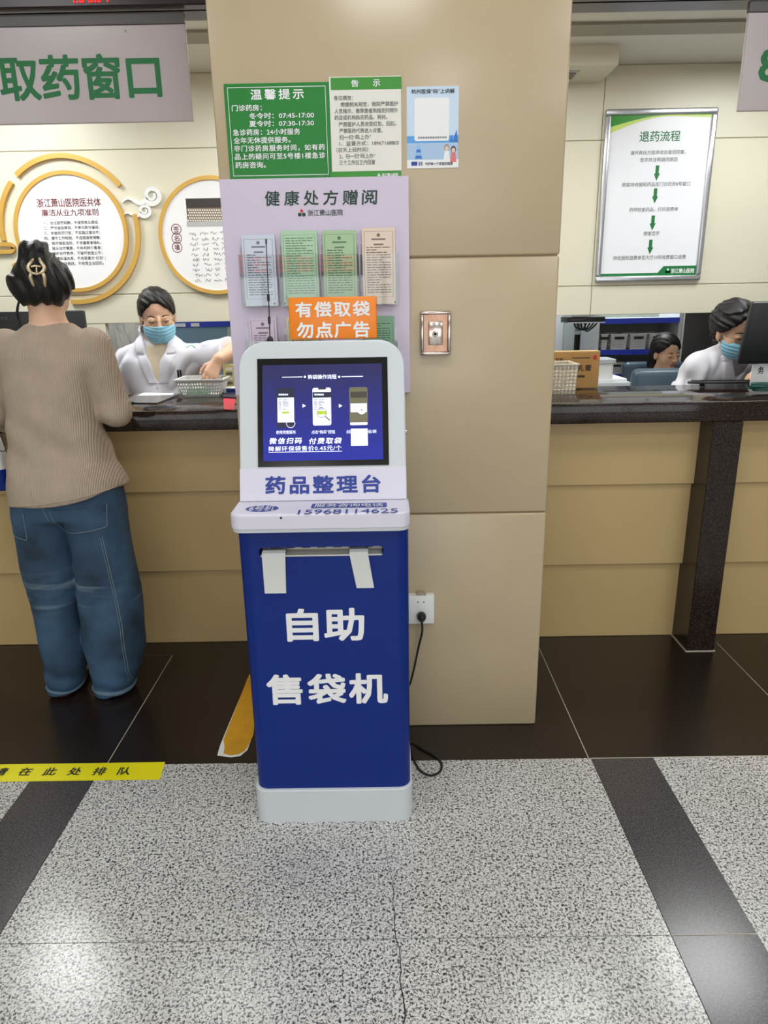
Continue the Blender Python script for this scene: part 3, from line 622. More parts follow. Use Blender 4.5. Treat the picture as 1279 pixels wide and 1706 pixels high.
for i, (x0, x1, lx0, ly0, lx1, rgb, ink, lab) in enumerate((
        (402, 464, 406, 391, 460, (206, 212, 226), (120, 124, 138), 'pale blue-white leaflet stack behind the antenna, first in the top row'),
        (468, 533, 471, 384, 530, (176, 208, 178), (104, 140, 112), 'light green leaflet stack turned to its back page, second in the top row'),
        (536, 598, 539, 383, 594, (168, 196, 158), (92, 122, 92), 'sage green leaflet stack with emblem, third in the top row'),
        (601, 664, 604, 378, 658, (226, 206, 190), (126, 110, 100), 'pinkish beige leaflet stack, rightmost in the top row'))):
    hd = holder(x0, 400, x1, ROW1 - i, 'clear acrylic pocket on the lavender board holding the ' + lab.split(' stack')[0] + 's')
    leaflet(lx0, ly0, lx1, ROW1 - 3, rgb, ink, lab, i + 1, 6, hd, i != 1)
for x0, x1, rgb, ink, lab, lg in ((413, 468, (208, 194, 212), (120, 104, 124), 'lilac leaflet stack in the lower row left of the orange sign', True), (475, 535, (214, 210, 170), (120, 118, 90), 'yellowish leaflet stack in the lower row mostly behind the orange sign', True), (604, 662, (128, 168, 140), (70, 108, 82), 'dark green leaflet stack in the lower row right of the orange sign', False)):
    hd = holder(x0, 545, x1, ROW2, 'clear acrylic pocket in the lower row holding the ' + lab.split(' stack')[0] + 's'); leaflet(x0 + 5, 527, x1 - 5, ROW2 - 3, rgb, ink, lab, int(x0), 6, hd, lg)

# steel key box and power socket
a, b, c_, d = uvbox(PP, 700, 518, 750, 591)
t = empty('key_switch_box', ((a + c_) / 2, PIL_Y, b), 'small polished steel box with a keyhole on the pillar right of the lavender board', 'key switch box')
o = MB(); w_ = .010
for q in ((a, b, c_, b + w_), (a, d - w_, c_, d), (a, b + w_, a + w_, d - w_), (c_ - w_, b + w_, c_, d - w_)): o.box((q[0], PIL_Y - .022, q[1]), (q[2], PIL_Y - .0003, q[3]), 0, .003, 2)
o.build('frame', m_steel, t); MB().box((a + .008, PIL_Y - .010, b + .008), (c_ - .008, PIL_Y - .0005, d - .008)).build('back_plate', mat('worn_steel', (168, 132, 112), .3, .9, var=.2, vscale=40), t)
MB().box((a + .024, PIL_Y - .018, b + .03), (c_ - .024, PIL_Y - .009, d - .03), 0, .002).build('lock_plate', m_steel, t)
MB().lathe([(.009, 0), (.009, .006), (.006, .007), (.006, .004)], ((a + c_) / 2 - .002, PIL_Y - .018, (b + d) / 2 - .002), (0, -1, 0), 20).build('lock_ring', m_steel, t)
MB().lathe([(.005, 0), (.005, .0055), (0, .0056)], ((a + c_) / 2 - .002, PIL_Y - .018, (b + d) / 2 - .002), (0, -1, 0), 14).build('keyhole', m_soft, t)
a, b, c_, d = uvbox(PP, 655, 987, 722, 1033)
SKX, SKZ = P(701, 1018, PIL_Y)[0], P(701, 1018, PIL_Y)[2]
t = empty('power_socket', ((a + c_) / 2, PIL_Y, b), 'white surface-mounted wall socket low on the pillar beside the kiosk', 'power socket')
MB().box((a, PIL_Y - .032, b), (c_, PIL_Y - .0003, d), 0, .003, 2).build('housing', m_plastic, t)
MB().box((SKX - .016, PIL_Y - .028, d - .002), (SKX + .016, PIL_Y - .004, d + .005), 0, .001, 1).build('knockout', mat('grey_tab', (176, 160, 140), .6), t)
for s_ in (-1, 1): q = P(701 + s_ * 4.5, 1003, PIL_Y - .032); MB().prism([(s_ * -.0025 + q[0], q[2]), (q[0] + s_ * .0025, q[2] + .003), (q[0] + s_ * .0025, q[2] - .003)][::s_], PY(PIL_Y - .032), 0, .0006).build('slot', m_soft, t)
t = empty('power_cable', (SKX, PIL_Y - .03, 0), 'black power cable plugged into the white socket, looping on the floor beside the kiosk', 'cable')
MB().lathe([(.014, 0), (.0155, .004), (.0155, .014), (.012, .024), (.008, .03)], (SKX, PIL_Y - .032, SKZ), (0, -1, -.15), 20).build('plug', m_black, t)
g0 = PZ(.004)
lp = [g0.hit(x, y) for x, y in ((683, 1236), (700, 1246), (722, 1258), (735, 1272), (733, 1285), (719, 1292), (702, 1286), (692, 1272), (686, 1256), (678, 1240), (660, 1225))]
path = [(SKX, PIL_Y - .050, SKZ - .012), (SKX + .001, PIL_Y - .056, SKZ - .05), P(697, 1078, PIL_Y - .045), P(688, 1120, PIL_Y - .05), P(680, 1143, PIL_Y - .06), (0.03, 2.09, .22), (0.015, 2.06, .05)] + [(q[0], q[1], .0045) for q in lp[:1]] + [(q[0], q[1], .0045 + (.006 if i == 9 else 0)) for i, q in enumerate(lp) if i]
MB().tube(path, .0037, 8, smooth_path=6).build('cord', m_soft, t)

# ------------------------------------------------------------------ the kiosk
KX0, KX1, KF, KB = -0.391, 0.053, 1.700, 2.02
kx = (KX0 + KX1) / 2
t = kiosk = empty('self_service_kiosk', (kx, 1.86, 0), 'white and blue self-service bag vending kiosk with a tilted touch screen, before the pillar', 'kiosk')
def zpr(x0, y0, x1, y1, r): return rrect(x0, y0, x1, y1, r, 8)
MB().prism(zpr(KX0 - .008, 1.690, KX1 + .006, KB + .005, .038), PZ(0), 0.0, .110, 0, .004).build('plinth', m_white, t)
body = MB().prism(zpr(KX0, KF, KX1, KB, .034), PZ(0), .110, .906).build('body', m_blue, t)
sl = uvbox(PY(KF), 431, 911, 639, 926); rim = rrect(sl[0], sl[1], sl[2], sl[3], (sl[3] - sl[1]) * .48, 8)
cut = MB().prism(rim, PY(KF), -.045, .02).build('cutter', m_white); bpy.context.view_layer.update(); boolean_cut(body, cut)
s_ = MB(); pin = rrect(sl[0] + .001, sl[1] + .001, sl[2] - .001, sl[3] - .001, (sl[3] - sl[1]) * .45, 8)
s_.prism(pin, PY(KF), -.0448, -.040); s_.prism(rrect(sl[0] + .004, sl[1] + .0005, sl[2] - .004, sl[1] + .0045, .002, 3), PY(KF), -.04, .004)
s_.build('slot_tray', mat('pale_grey_metal', (206, 204, 196), .4, .3), t)
tt = MB()
for i in range(7): a = sl[0] + .03 + i * (sl[2] - sl[0] - .06) / 6.5; tt.box((a, KF + .006, sl[3] - .004), (a + .022, KF + .012, sl[3] - .0005))
tt.build('slot_teeth', m_soft, t)
for s, x0, y0, x1, y1 in (('自助', 477, 1013, 607, 1068), ('售袋机', 444, 1122, 646, 1173)): w = MB(); write(w, s, PY(KF), x0, y0, x1, y1, .03); w.build('lettering', m_wtext, t)
SH0, SH1 = .916, .954
MB().prism(zpr(KX0 - .004, 1.648, KX1 + .003, 1.80, (.03)), PZ(0), SH0, SH1, 0, .006).build('shelf', m_lilac, t)
MB().prism(zpr(KX0 - .002, 1.652, KX1 + .001, 1.80, (.03)), PZ(0), .905, SH0).build('shelf_rim', m_white, t)
PS = PZ(SH1); w = MB(); q = PS.uv(436.5, 847.5); r0 = PS.uv(464, 847)[0] - q[0]; w.flat(disc(q[0], q[1], r0, 36, .029), PS, .0005)
a, b, c_, d = uvbox(PS, 519, 838.5, 644, 846); w.flat(rrect(a, b, c_, d, .004, 4), PS, .0005); write(w, '15968114625', PS, 497, 848.5, 663, 855.5, .004, off=.0007); w.build('shelf_print', m_navy, t)
w = MB(); write(w, '6号机', PS, 416, 842.8, 457, 852, .0, off=.0012); write(w, '服务咨询电话', PS, 524, 839.6, 638, 845, .0, off=.0012); w.build('shelf_lettering', m_wtext, t)
MB().lathe([(.003, 0), (.003, .001), (0, .0012)], P(468, 863, 1.648), (0, -1, 0), 10).build('rivet', m_soft, t)
TL = math.atan2(.135, .405); HU = np.array([0, math.sin(TL), math.cos(TL)]); HN = np.array([0, -math.cos(TL), math.sin(TL)])
PH = Plane((0, 1.765, SH1), HN, (1, 0, 0), HU)
vt = .427; v_seam = PH.uv(540, 779)[1]
hd_ = rrect(KX0 + .002, 0.0, KX1 - .002, vt, (0, 0, .07, .07), 10)
MB().prism(hd_, PH, -.10, -.0002, 0, .006).build('head_housing', m_white, t)
MB().prism([(KX0 + .003, .002), (KX1 - .003, .002), (KX1 - .003, v_seam), (KX0 + .003, v_seam)], PH, -.0002, .0012).build('title_panel', m_lilac, t)
w = MB(); write(w, '药品整理台', PH, 442, 792, 634, 822.5, .03, off=.002); w.build('title_lettering', m_navy, t)
a, b, c_, d = uvbox(PH, 429, 596.5, 646.5, 776.5)
MB().prism([(a, b), (c_, b), (c_, d), (a, d)], PH, -.001, .003, 0, .001).build('screen_bezel', mat('black_glass', (10, 10, 11), .12), t)
m_disp = mat('lit_blue_screen_painted_sheen', (44, 50, 130), .04, emit=.5)
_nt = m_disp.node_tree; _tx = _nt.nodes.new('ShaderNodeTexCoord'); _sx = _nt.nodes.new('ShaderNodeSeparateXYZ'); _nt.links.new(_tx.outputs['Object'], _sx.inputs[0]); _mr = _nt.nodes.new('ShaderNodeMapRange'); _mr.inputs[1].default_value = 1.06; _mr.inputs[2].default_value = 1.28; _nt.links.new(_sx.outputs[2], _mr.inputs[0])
_cr = _nt.nodes.new('ShaderNodeValToRGB'); _cr.color_ramp.elements[0].color = (*lin((46, 58, 190)), 1); _cr.color_ramp.elements[1].color = (*lin((58, 58, 112)), 1); _nt.links.new(_mr.outputs[0], _cr.inputs[0])  # greyer top of the emission ramp paints in the ceiling's reflection
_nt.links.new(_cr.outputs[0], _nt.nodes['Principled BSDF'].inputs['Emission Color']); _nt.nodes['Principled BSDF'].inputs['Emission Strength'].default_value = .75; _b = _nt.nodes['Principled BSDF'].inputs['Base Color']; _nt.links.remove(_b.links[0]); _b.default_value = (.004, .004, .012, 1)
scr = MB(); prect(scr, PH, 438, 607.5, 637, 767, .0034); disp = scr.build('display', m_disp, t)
m_sw = mat('screen_white', (222, 226, 246), .3, emit=.85); m_sd = mat('screen_dark', (36, 38, 62), .3, emit=.3); m_sg = mat('screen_green', (150, 180, 40), .3, emit=.7); m_sk = mat('screen_khaki', (96, 92, 72), .3, emit=.6); m_skd = mat('screen_khaki_dark', (60, 56, 50), .3, emit=.5)
g = MB(); O = .0038
def sr(x0, y0, x1, y1, mi, k=0, r=0.0): prect(g, PH, x0, y0, x1, y1, O + k * .0002, mi, r)
sr(470, 628.2, 504, 629.4, 0); sr(569, 627.2, 604.5, 628.4, 0)
for xs in (508, 565): q = PH.uv(xs, 628.4); g.flat(disc(q[0], q[1], .0032, 8), PH, O, 0)
sr(461, 646.5, 491, 713, 1, 0, .004); sr(462.5, 663, 490, 704, 0, 1); sr(470, 686, 482, 689.5, 2, 2, .001)
sr(521, 646.5, 551.5, 709, 0, 0, .005); sr(530, 646.5, 543, 649.5, 1, 1); sr(521, 653.5, 551.5, 663, 1, 1); 
q = PH.uv(536, 688); g.flat(disc(*q, .0125, 24), PH, O + .0004, 0); g.ribbon(arc(q, .0125, 0, 360, 24)[:-1], .0012, PH, O, O + .0006, 1, closed=True); sr(529, 685, 543, 691, 2, 3)
g.ribbon([PH.uv(542, 694), PH.uv(550, 701)], .0025, PH, O, O + .0006, 1)
sr(582, 645.5, 612.5, 709, 3, 0, .005); sr(584, 653, 611, 663, 4, 1); sr(584, 672.5, 611, 687, 0, 2); sr(583.5, 704, 612, 708.5, 0, 2, .002); q = PH.uv(602.5, 683.5); g.flat(disc(*q, .0115, 24), PH, O + .0006, 0); g.flat(disc(*q, .002, 10), PH, O + .0008, 4)
q = PH.uv(484.5, 706); g.ribbon(arc(q, .011, 0, 360, 24)[:-1], .0013, PH, O, O + .0006, 0, closed=True)
for xx in (506.5, 567): q = PH.uv(xx, 676.5); g.flat([(q[0] - .004, q[1] - .005), (q[0] + .0055, q[1]), (q[0] - .004, q[1] + .005)], PH, O, 0)
rg = random.Random(5)
for x0 in (464, 523.5):
    for k in range(8): sr(x0, 666 + k * 2.2, x0 + 5, 666.8 + k * 2.2, 1, 3); sr(x0 + 7, 666 + k * 2.2, x0 + 10 + rg.random() * 8, 666.8 + k * 2.2, 1, 3)
    for k in range(5): sr(x0 + .5 + k * 3.2, 656.5, x0 + 3 + k * 3.2, 659.2, 0, 3)
sr(584.5, 714.5, 612.5, 743, 0, 2); sr(448, 752.5, 570, 753.4, 0)
g.build('screen_graphics', [m_sw, m_sd, m_sg, m_sk, m_skd], t)
w = MB(); write(w, '购袋操作流程', PH, 513, 624.5, 560.5, 632, .012, off=O)
for s, x0, x1, y in (('使用完整服务', 460, 493, 720.5), ('点击“购买”按钮', 519, 558, 720), ('点击', 577, 584, 719.5), ('出袋', 613, 627, 719)): write(w, s, PH, x0, y - 3, x1, y + 3, .006, off=O)
write(w, '微信扫码', PH, 449, 729.5, 503, 740, .02, off=O, shear=.18); write(w, '付费取袋', PH, 515, 729.5, 569, 740, .02, off=O, shear=.18); write(w, '降解环保袋售价0.45元/个', PH, 448, 743, 569, 751.5, .01, off=O)
w.build('screen_lettering', m_sw, t)
for zz in (.86, .55): MB().lathe([(.006, 0), (.006, .004), (0, .005)], (KX1 - .001, 1.9, zz + .25), (1, 0, 0), 12).build('side_lock', m_steel, t)
# on and around the kiosk
zt = (PH.at(0, vt))[2]
yt = PH.at(0, vt)[1]
t = empty('antenna', P(450, 570, yt + .03), 'thin black whip antenna standing on the kiosk head', 'antenna')
ab = P(450, 571, yt + .03); am = P(447.5, 500, yt + .03); ae = P(443, 398, yt + .03); ab[2] = zt + .002
MB().lathe([(.009, 0), (.009, .004), (.004, .012), (.0025, .014)], ab - np.array([0, 0, .004]), (0, 0, 1), 16).build('base', m_black, t)
MB().tube([ab, am, ae], [.0016, .0014, .0012], 8).build('rod', m_black, t)
for q0, q1 in ((.16, .235), (.39, .46)): MB().tube([ab + (ae - ab) * q0, ab + (ae - ab) * q1], .0036, 10).build('coil_sleeve', m_black, t)
MB().tube([ab + (ae - ab) * .95, ae], .0022, 8).build('tip', m_black, t)
OY = yt + .045; a, b, c_, d = uvbox(PY(OY), 481.5, 494.5, 627.5, 568); b = zt
t = empty('box_sign', ((a + c_) / 2, OY, b), 'orange box sign with two rows of white characters on top of the kiosk', 'sign')
MB().box((a, OY, b), (c_, OY + .035, d), 0, .003, 2).build('box', m_orange, t)
w = MB(); write(w, '有偿取袋', PY(OY), 492, 502, 616, 528, .028); write(w, '勿点广告', PY(OY), 494, 536, 616, 563, .028); w.build('lettering', m_wtext, t)
def tape(x0, x1, bx0, bx1, yb, label):
    p_ = PY(KF - .002); zt_ = sl[1] + .014; zl = sl[1] + .004; o = MB(); ul, ur = p_.uv(x0, 918)[0], p_.uv(x1, 918)[0]; bl, br, zb = p_.uv(bx0, yb)[0], p_.uv(bx1, yb)[0], p_.uv(bx0, yb)[1]
    rows = [(ul, ur, KF + .03, zt_ - .001), (ul, ur, KF + .008, zt_), (ul, ur, KF - .003, zl + .006), (ul, ur, KF - .0065, zl)] + [(ul + (bl - ul) * q, ur + (br - ur) * q, KF - .0065 + .0052 * q, zl + (zb - zl) * q) for q in (.15, .4, .7, 1)]
    vs = []
    for l, r_, y, z in rows: vs += [(l, y, z), (r_, y, z), (r_, y - .0006, z + .0003), (l, y - .0006, z + .0003)]
    fs = [];
    for i in range(len(rows) - 1):
        for j in range(4): fs.append((i * 4 + j, i * 4 + (j + 1) % 4, i * 4 + 4 + (j + 1) % 4, i * 4 + 4 + j))
    fs += [(3, 2, 1, 0), tuple(len(vs) - 4 + j for j in range(4))]
    tag(o.add(vs, fs).build('tape_strip', mat('white_tape', (218, 220, 218), .5)), label, 'tape', 'white tape strips in the kiosk slot')
tape(436, 475, 441, 476.5, 989, 'white strip hanging from the left end of the kiosk slot, the wider one')
tape(582, 613, 594, 623, 980, 'white strip hanging slanted from the right part of the kiosk slot')

# ------------------------------------------------------------------ floor stickers
G = PZ(0); t = empty('floor_strip', G.hit(0, 1288), 'bright yellow floor strip with black characters behind the customer line', 'floor sticker')
a, b = G.hit(275, 1270), G.hit(266, 1299); z = .0012
MB().add([(-2.4, b[1], 0.0007), (b[0], b[1], 0.0007), (a[0], a[1], 0.0007), (-2.4, a[1], 0.0007), (-2.4, b[1], z), (b[0], b[1], z), (a[0], a[1], z), (-2.4, a[1], z)], [(0, 3, 2, 1), (4, 5, 6, 7), (0, 1, 5, 4), (1, 2, 6, 5), (2, 3, 7, 6), (3, 0, 4, 7)]).build('strip', m_yellow, t)
w = MB()
for i, ch in enumerate('请在此处排队'): x = -9 + i * 41.2; write(w, ch, PZ(z), x, 1279.5 - i * .2, x + 21, 1292.5 - i * .2, .02)
w.build('lettering', m_ink, t)
t = empty('floor_arrow', G.hit(390, 1250), 'worn amber floor sticker with a torn white corner, left of the kiosk base', 'floor sticker')
def gp(l, z): return [(*G.hit(x, y)[:2], z) for x, y in l]
def slab(mb, l, z0, z1):
    n = len(l); mb.add(gp(l, z0) + gp(l, z1), [tuple(range(n))[::-1], tuple(range(n, 2 * n))] + [(i, (i + 1) % n, n + (i + 1) % n, n + i) for i in range(n)]); return mb
slab(MB(), [(362, 1259), (366, 1244), (371, 1231), (414, 1128), (430, 1128), (421, 1225), (412, 1250), (400, 1260), (384, 1262)], .0007, .0012).build('backing', m_plastic, t)
slab(MB(), [(372, 1256), (374, 1246), (372, 1233), (415, 1124), (431, 1124), (422, 1225), (412, 1245), (408, 1251), (398, 1257), (384, 1259)], .0013, .0018).build('vinyl', m_amber, t)

# ------------------------------------------------------------------ things on the left counter
def basket(x0, x1, y0, y1, z, h, flare, m, holes, name, label, cat, group=None, rows=3, cols=10):
    """perforated tray: every wall is a real lattice of bars round open holes"""
    t = empty(name, ((x0 + x1) / 2, (y0 + y1) / 2, z), label, cat, group)
    o = MB(); T = .0025
    o.box((x0, y0, z), (x1, y1, z + .003))
    def wall(A, B, out):                                      # A,B bottom corners, out direction of flare
        A, B, out = np.array(A, float), np.array(B, float), np.array(out, float); L = np.linalg.norm(B - A); ax = (B - A) / L
        def pt(u_, w_): return A + ax * (u_ + (w_ / h) * flare * (2 * u_ / L - 1)) + out * flare * (w_ / h) + np.array([0, 0, w_])
        def bar(u0, w0, u1, w1):
            q = [pt(u0, w0), pt(u1, w0), pt(u1, w1), pt(u0, w1)]; o.add(q + [e - out * T for e in q], [(0, 1, 2, 3), (7, 6, 5, 4), (0, 4, 5, 1), (1, 5, 6, 2), (2, 6, 7, 3), (3, 7, 4, 0)])
        zb, ztp = h * .12, h * .84; cw = L / (cols + 1); rh = (ztp - zb) / rows
        bar(0, 0, L, zb); bar(0, ztp, L, h)
        for r_ in range(rows + 1): bar(0, zb + r_ * rh - rh * .22, L, zb + r_ * rh + rh * .22)
        n_ = max(2, int(cols * L / (x1 - x0))); cw = L / n_
        for c2 in range(n_ + 1): bar(max(0, c2 * cw - cw * .24), 0, min(L, c2 * cw + cw * .24), h)
    wall((x0, y0, z), (x1, y0, z), (0, -1, 0)); wall((x1, y0, z), (x1, y1, z), (1, 0, 0)); wall((x1, y1, z), (x0, y1, z), (0, 1, 0)); wall((x0, y1, z), (x0, y0, z), (-1, 0, 0))
    o.build('tray', m, t)
    f = flare; MB().ribbon([(x0 - f, y0 - f), (x1 + f, y0 - f), (x1 + f, y1 + f), (x0 - f, y1 + f)], .014, PZ(z + h), -.003, .002, closed=True).build('rim', m, t)
    return t
BL = PZ(CT_Z).hit(306, 657); BR = PZ(CT_Z).hit(364, 656); bz = CT_Z + .0005
BY0 = min(BL[1], 3.12) - .03
bw0, bw1 = P(306, 655, BY0)[0], P(364, 655, BY0)[0]
basket(bw0, bw1, BY0, BY0 + .12, bz, .078, .028, m_plastic, True, 'plastic_basket', 'white perforated plastic basket on the left counter, under the pharmacist\'s hand', 'basket', None, 4, 16)
bxg = MB().box((bw0 + .012, BY0 + .006, bz + .0035), (bw0 + .105, BY0 + .045, bz + .036), 0, .001, 1).build('medicine_box', mat('green_carton', (54, 150, 98), .5)); tag(bxg, 'green medicine carton lying inside the white basket on the left counter', 'medicine box')
GC = PZ(CT_Z)
def cpt(x, y, z=CT_Z): return PZ(z).hit(x, y)
def pslab(mb, l, z0, z1, mi=0):
    n = len(l); vs = [(*cpt(x, y)[:2], z0) for x, y in l] + [(*cpt(x, y)[:2], z1) for x, y in l]
    mb.add(vs, [tuple(range(n))[::-1], tuple(range(n, 2 * n))] + [(i, (i + 1) % n, n + (i + 1) % n, n + i) for i in range(n)], mi); return mb
t = empty('clipboard', cpt(240, 668), 'grey glossy board lying on the left counter before the pharmacist', 'clipboard')
pslab(MB(), [(200, 672), (262, 673), (299, 658), (232, 656)], CT_Z + .0005, CT_Z + .005).build('board', mat('grey_laminate', (120, 116, 114), .15), t); pslab(MB(), [(200, 672.4), (262, 673.4), (299.5, 658.2), (298, 657.8), (261.5, 672.6), (200.5, 671.6)], CT_Z + .0052, CT_Z + .0062).build('edge_band', m_alu, t)
tag(pslab(MB(), [(229, 661), (287, 660.5), (291, 657.5), (240, 656.5)], CT_Z + .0053, CT_Z + .0062).build('paper_sheet', m_paper), 'white paper sheet lying on the grey board on the left counter', 'paper')
t = empty('key_bunch', cpt(215, 672), 'small black keys beside the customer\'s elbow on the left counter', 'keys')
for i, (x, y, x2, y2) in enumerate(((205, 668, 213, 666), (210, 673, 222, 674), (213, 668, 216, 673))):
    a, b = cpt(x, y), cpt(x2, y2); MB().tube([(a[0], a[1], CT_Z + .0065), ((a[0] + b[0]) / 2, (a[1] + b[1]) / 2, CT_Z + .0095), (b[0], b[1], CT_Z + .0065)], [.004, .006, .005], 10).build('key', m_black, t)
kb_ = cpt(210, 653); tag(MB().lathe([(.013, 0), (.013, .012), (.010, .016), (0, .017)], (kb_[0], min(kb_[1], CT_B - .02), CT_Z + .0005), (0, 0, 1), 18).build('ink_pad', m_black), 'small round black ink pad at the back edge of the left counter', 'ink pad')
tag(pslab(MB(), [(373, 683), (390, 684), (392, 666), (372, 665)], CT_Z + .0005, CT_Z + .004).build('red_folder', mat('red_card', (206, 52, 74), .4)), 'red folder lying at the right end of the left counter, against the pillar', 'folder')
tag(pslab(MB(), [(371, 663), (394, 664), (394, 656), (372, 655)], CT_Z + .0005, CT_Z + .006).build('dark_folder', mat('plum_card', (78, 66, 84), .4)), 'plum dark folder behind the red folder on the left counter', 'folder')
q = cpt(383, 654); t = empty('medicine_packet', (q[0], 3.18, CT_Z), 'white and blue medicine packet beside the basket near the pillar', 'medicine packet')
x0, x1 = P(373, 648, 3.16)[0], P(393, 648, 3.16)[0]
MB().box((x0, 3.15, CT_Z + .0065), (x1, 3.20, CT_Z + .034), 0, .004, 2).build('pouch', m_plastic, t); MB().box((x0 + .012, 3.1485, CT_Z + .010), (x1 + .001, 3.1502, CT_Z + .028), 0).build('blue_label', m_blue, t)
x0, x1 = P(380, 630, 3.3)[0], P(402, 630, 3.3)[0]
t = empty('label_rack', ((x0 + x1) / 2, 3.215, CT_Z), 'pale yellow rack of labels standing behind the packet beside the pillar', 'rack')
MB().box((x0, 3.21, CT_Z + .0005), (x1, 3.235, CT_Z + .13), 0, .002, 1).build('card_stack', mat('pale_yellow_card', (222, 212, 150), .6), t)
for i in range(5): MB().box((x0 + .012, 3.206, CT_Z + .02 + i * .021), (x0 + .04, 3.21, CT_Z + .032 + i * .021)).build('label_tab', m_gink if i % 2 else m_paper, t)
def monitor(name, x0, x1, y, z0, z1, yaw, roll, label, stand_z, text=None, pitch=0):
    c = Vector(((x0 + x1) / 2, y, (z0 + z1) / 2)); R_ = Matrix.Rotation(math.radians(yaw), 3, 'Z') @ Matrix.Rotation(math.radians(pitch), 3, 'X') @ Matrix.Rotation(math.radians(roll), 3, 'Y')
    t = empty(name, (c.x, y, stand_z), label, 'monitor'); w2, h2 = (x1 - x0) / 2, (z1 - z0) / 2
    MB().box((c.x - w2, y - .015, c.z - h2), (c.x + w2, y + .015, c.z + h2), 0, .006, 2, R_, c).build('casing', mat('charcoal_plastic', (34, 36, 38), .4), t)
    MB().box((c.x - w2 + .012, y + .0152, c.z - h2 + .012), (c.x + w2 - .012, y + .017, c.z + h2 - .012), 0, 0, 1, R_, c).build('screen', m_black, t)
    MB().box((c.x - .03, y - .008, stand_z + .008), (c.x + .03, y + .008, c.z - h2 + .03), 0, .004).build('stand', m_black, t)
    MB().prism(rrect(c.x - .11, y - .05, c.x + .11, y + .05, .03), PZ(0), stand_z + .0005, stand_z + .010, 0, .003).build('foot', m_black, t)
    if text:
        w = MB(); write(w, *((text[0], PY(y - .0152)) + text[1:])); w.build('maker_lettering', m_gink, t)
    return t
mz = P(70, 518, 3.05)
monitor('monitor', P(140, 518, 3.05)[0] - .52, P(140, 518, 3.05)[0], 3.05, CT_Z + .07, mz[2], 0, 0, 'black monitor seen from behind, on the left counter beyond the customer', CT_Z, ('lenovo', -22, 525, 12, 533, .004))

# ------------------------------------------------------------------ things on the right counter
x1 = P(957, 655, 2.99)[0]; t = basket(x1 - .25, x1, 2.98, 3.14, CT_Z + .0005, P(962, 607, 2.98)[2] - CT_Z, .006, m_cream_pl, True, 'plastic_basket', 'ivory basket with round holes at the pillar end of the right counter', 'basket', None, 6, 16)
YB = 3.17; x1 = P(999, 600, YB)[0]; zt_ = P(960, 586.5, YB)[2]; t = empty('cardboard_box', (x1 - .16, YB + .03, CT_Z), 'brown cardboard carton with black characters behind the ivory basket on the right counter', 'cardboard box')
MB().box((x1 - .32, YB, CT_Z + .0005), (x1, YB + .062, zt_), 0, .002, 1).build('carton', m_card, t); MB().box((x1 - .32, YB + .001, zt_), (x1, YB + .061, zt_ + .003)).build('flap', mat('pale_cardboard', (206, 172, 118), .8), t)
m_bink = mat('brown_ink', (70, 48, 34), .7); w = MB(); write(w, '软乳膏', PY(YB), 948, 607.5, 985, 618.5, .016); w.build('lettering', m_bink, t); w = MB(); write(w, '扶林', PY(YB), 925, 596, 938, 602, .016); w.build('lettering', m_bink, t); w = MB(); prect(w, PY(YB), 955, 625, 974, 629, .0008); w.build('printed_line', m_bink, t); w = MB(); prect(w, PY(YB), 953, 595.5, 983, 597, .0008); w.build('printed_line', m_bink, t)
w = MB(); prect(w, PY(YB), 988, 592, 994, 599, .0008); w.build('red_mark', m_red, t)
t = monitor('monitor', P(1240, 553, 3.0)[0], P(1240, 553, 3.0)[0] + .54, 3.0, P(1226, 607, 3.03)[2], P(1253, 503, 2.97)[2] + .004, 0, 0, 'large black monitor seen from behind at the right photo edge, on the right counter', CT_Z, None, 14)
t = empty('keyboard', cpt(1222, 634), 'slim black keyboard lying before the right pharmacist under the large monitor', 'keyboard')
kx0, kx1, ky = P(1177, 630, 3.02)[0], P(1177, 630, 3.02)[0] + .32, 3.075
Rk = Matrix.Rotation(math.radians(-4), 3, 'Z') @ Matrix.Rotation(math.radians(-6), 3, 'X'); pv = (kx0 + .16, 3.14, CT_Z + .02)
MB().box((kx0, ky, CT_Z + .014), (kx1, ky + .14, CT_Z + .026), 0, .004, 2, Rk, pv).build('case', m_black, t)
kk = MB()
for r_ in range(5):
    for c2 in range(13): kk.box((kx0 + .012 + c2 * .0225, ky + .012 + r_ * .0235, CT_Z + .026), (kx0 + .031 + c2 * .0225, ky + .031 + r_ * .0235, CT_Z + .0305), 0, 0, 1, Rk, pv)
kk.build('keys', m_soft, t)
for s2 in (.05, .27): MB().box((kx0 + s2 - .01, ky + .09, CT_Z + .0005), (kx0 + s2 + .01, ky + .10, CT_Z + .016)).build('foot', m_black, t)
cb = MB(); rg = random.Random(3); pts = []
for i in range(40): a = i * .62; pts.append(np.array([1.56 + .07 * math.cos(a) * (1 + .2 * math.sin(i)), 2.87 + .035 * math.sin(a), CT_Z + .008 + .0008 * i]))
cb.tube([(q[0], q[1], max(CT_Z + .006, q[2] + .006)) for q in pts], .0048, 7, smooth_path=3); tag(cb.build('cable_coil', mat('teal_rubber', (18, 74, 68), .4)), 'tangled dark teal cable below the large monitor on the right counter', 'cable')
t = empty('name_card', P(1264, 618, 3.056), 'white name card with a black character below the large monitor, right counter', 'name card')
cx0, cx1, cz0, cz1 = P(1252, 618, 3.056)[0], P(1300, 618, 3.056)[0], CT_Z + .0005, P(1264, 608, 3.056)[2]
MB().box((cx0, 3.056, cz0), (cx1, 3.060, cz1)).build('card', m_paper, t); MB().box((cx0, 3.0602, cz0), (cx1, 3.072, cz0 + .004)).build('foot', m_paper, t)
w = MB(); write(w, '务', PY(3.056), 1262, 611, 1272, 623, .02); w.build('lettering', m_ink, t)

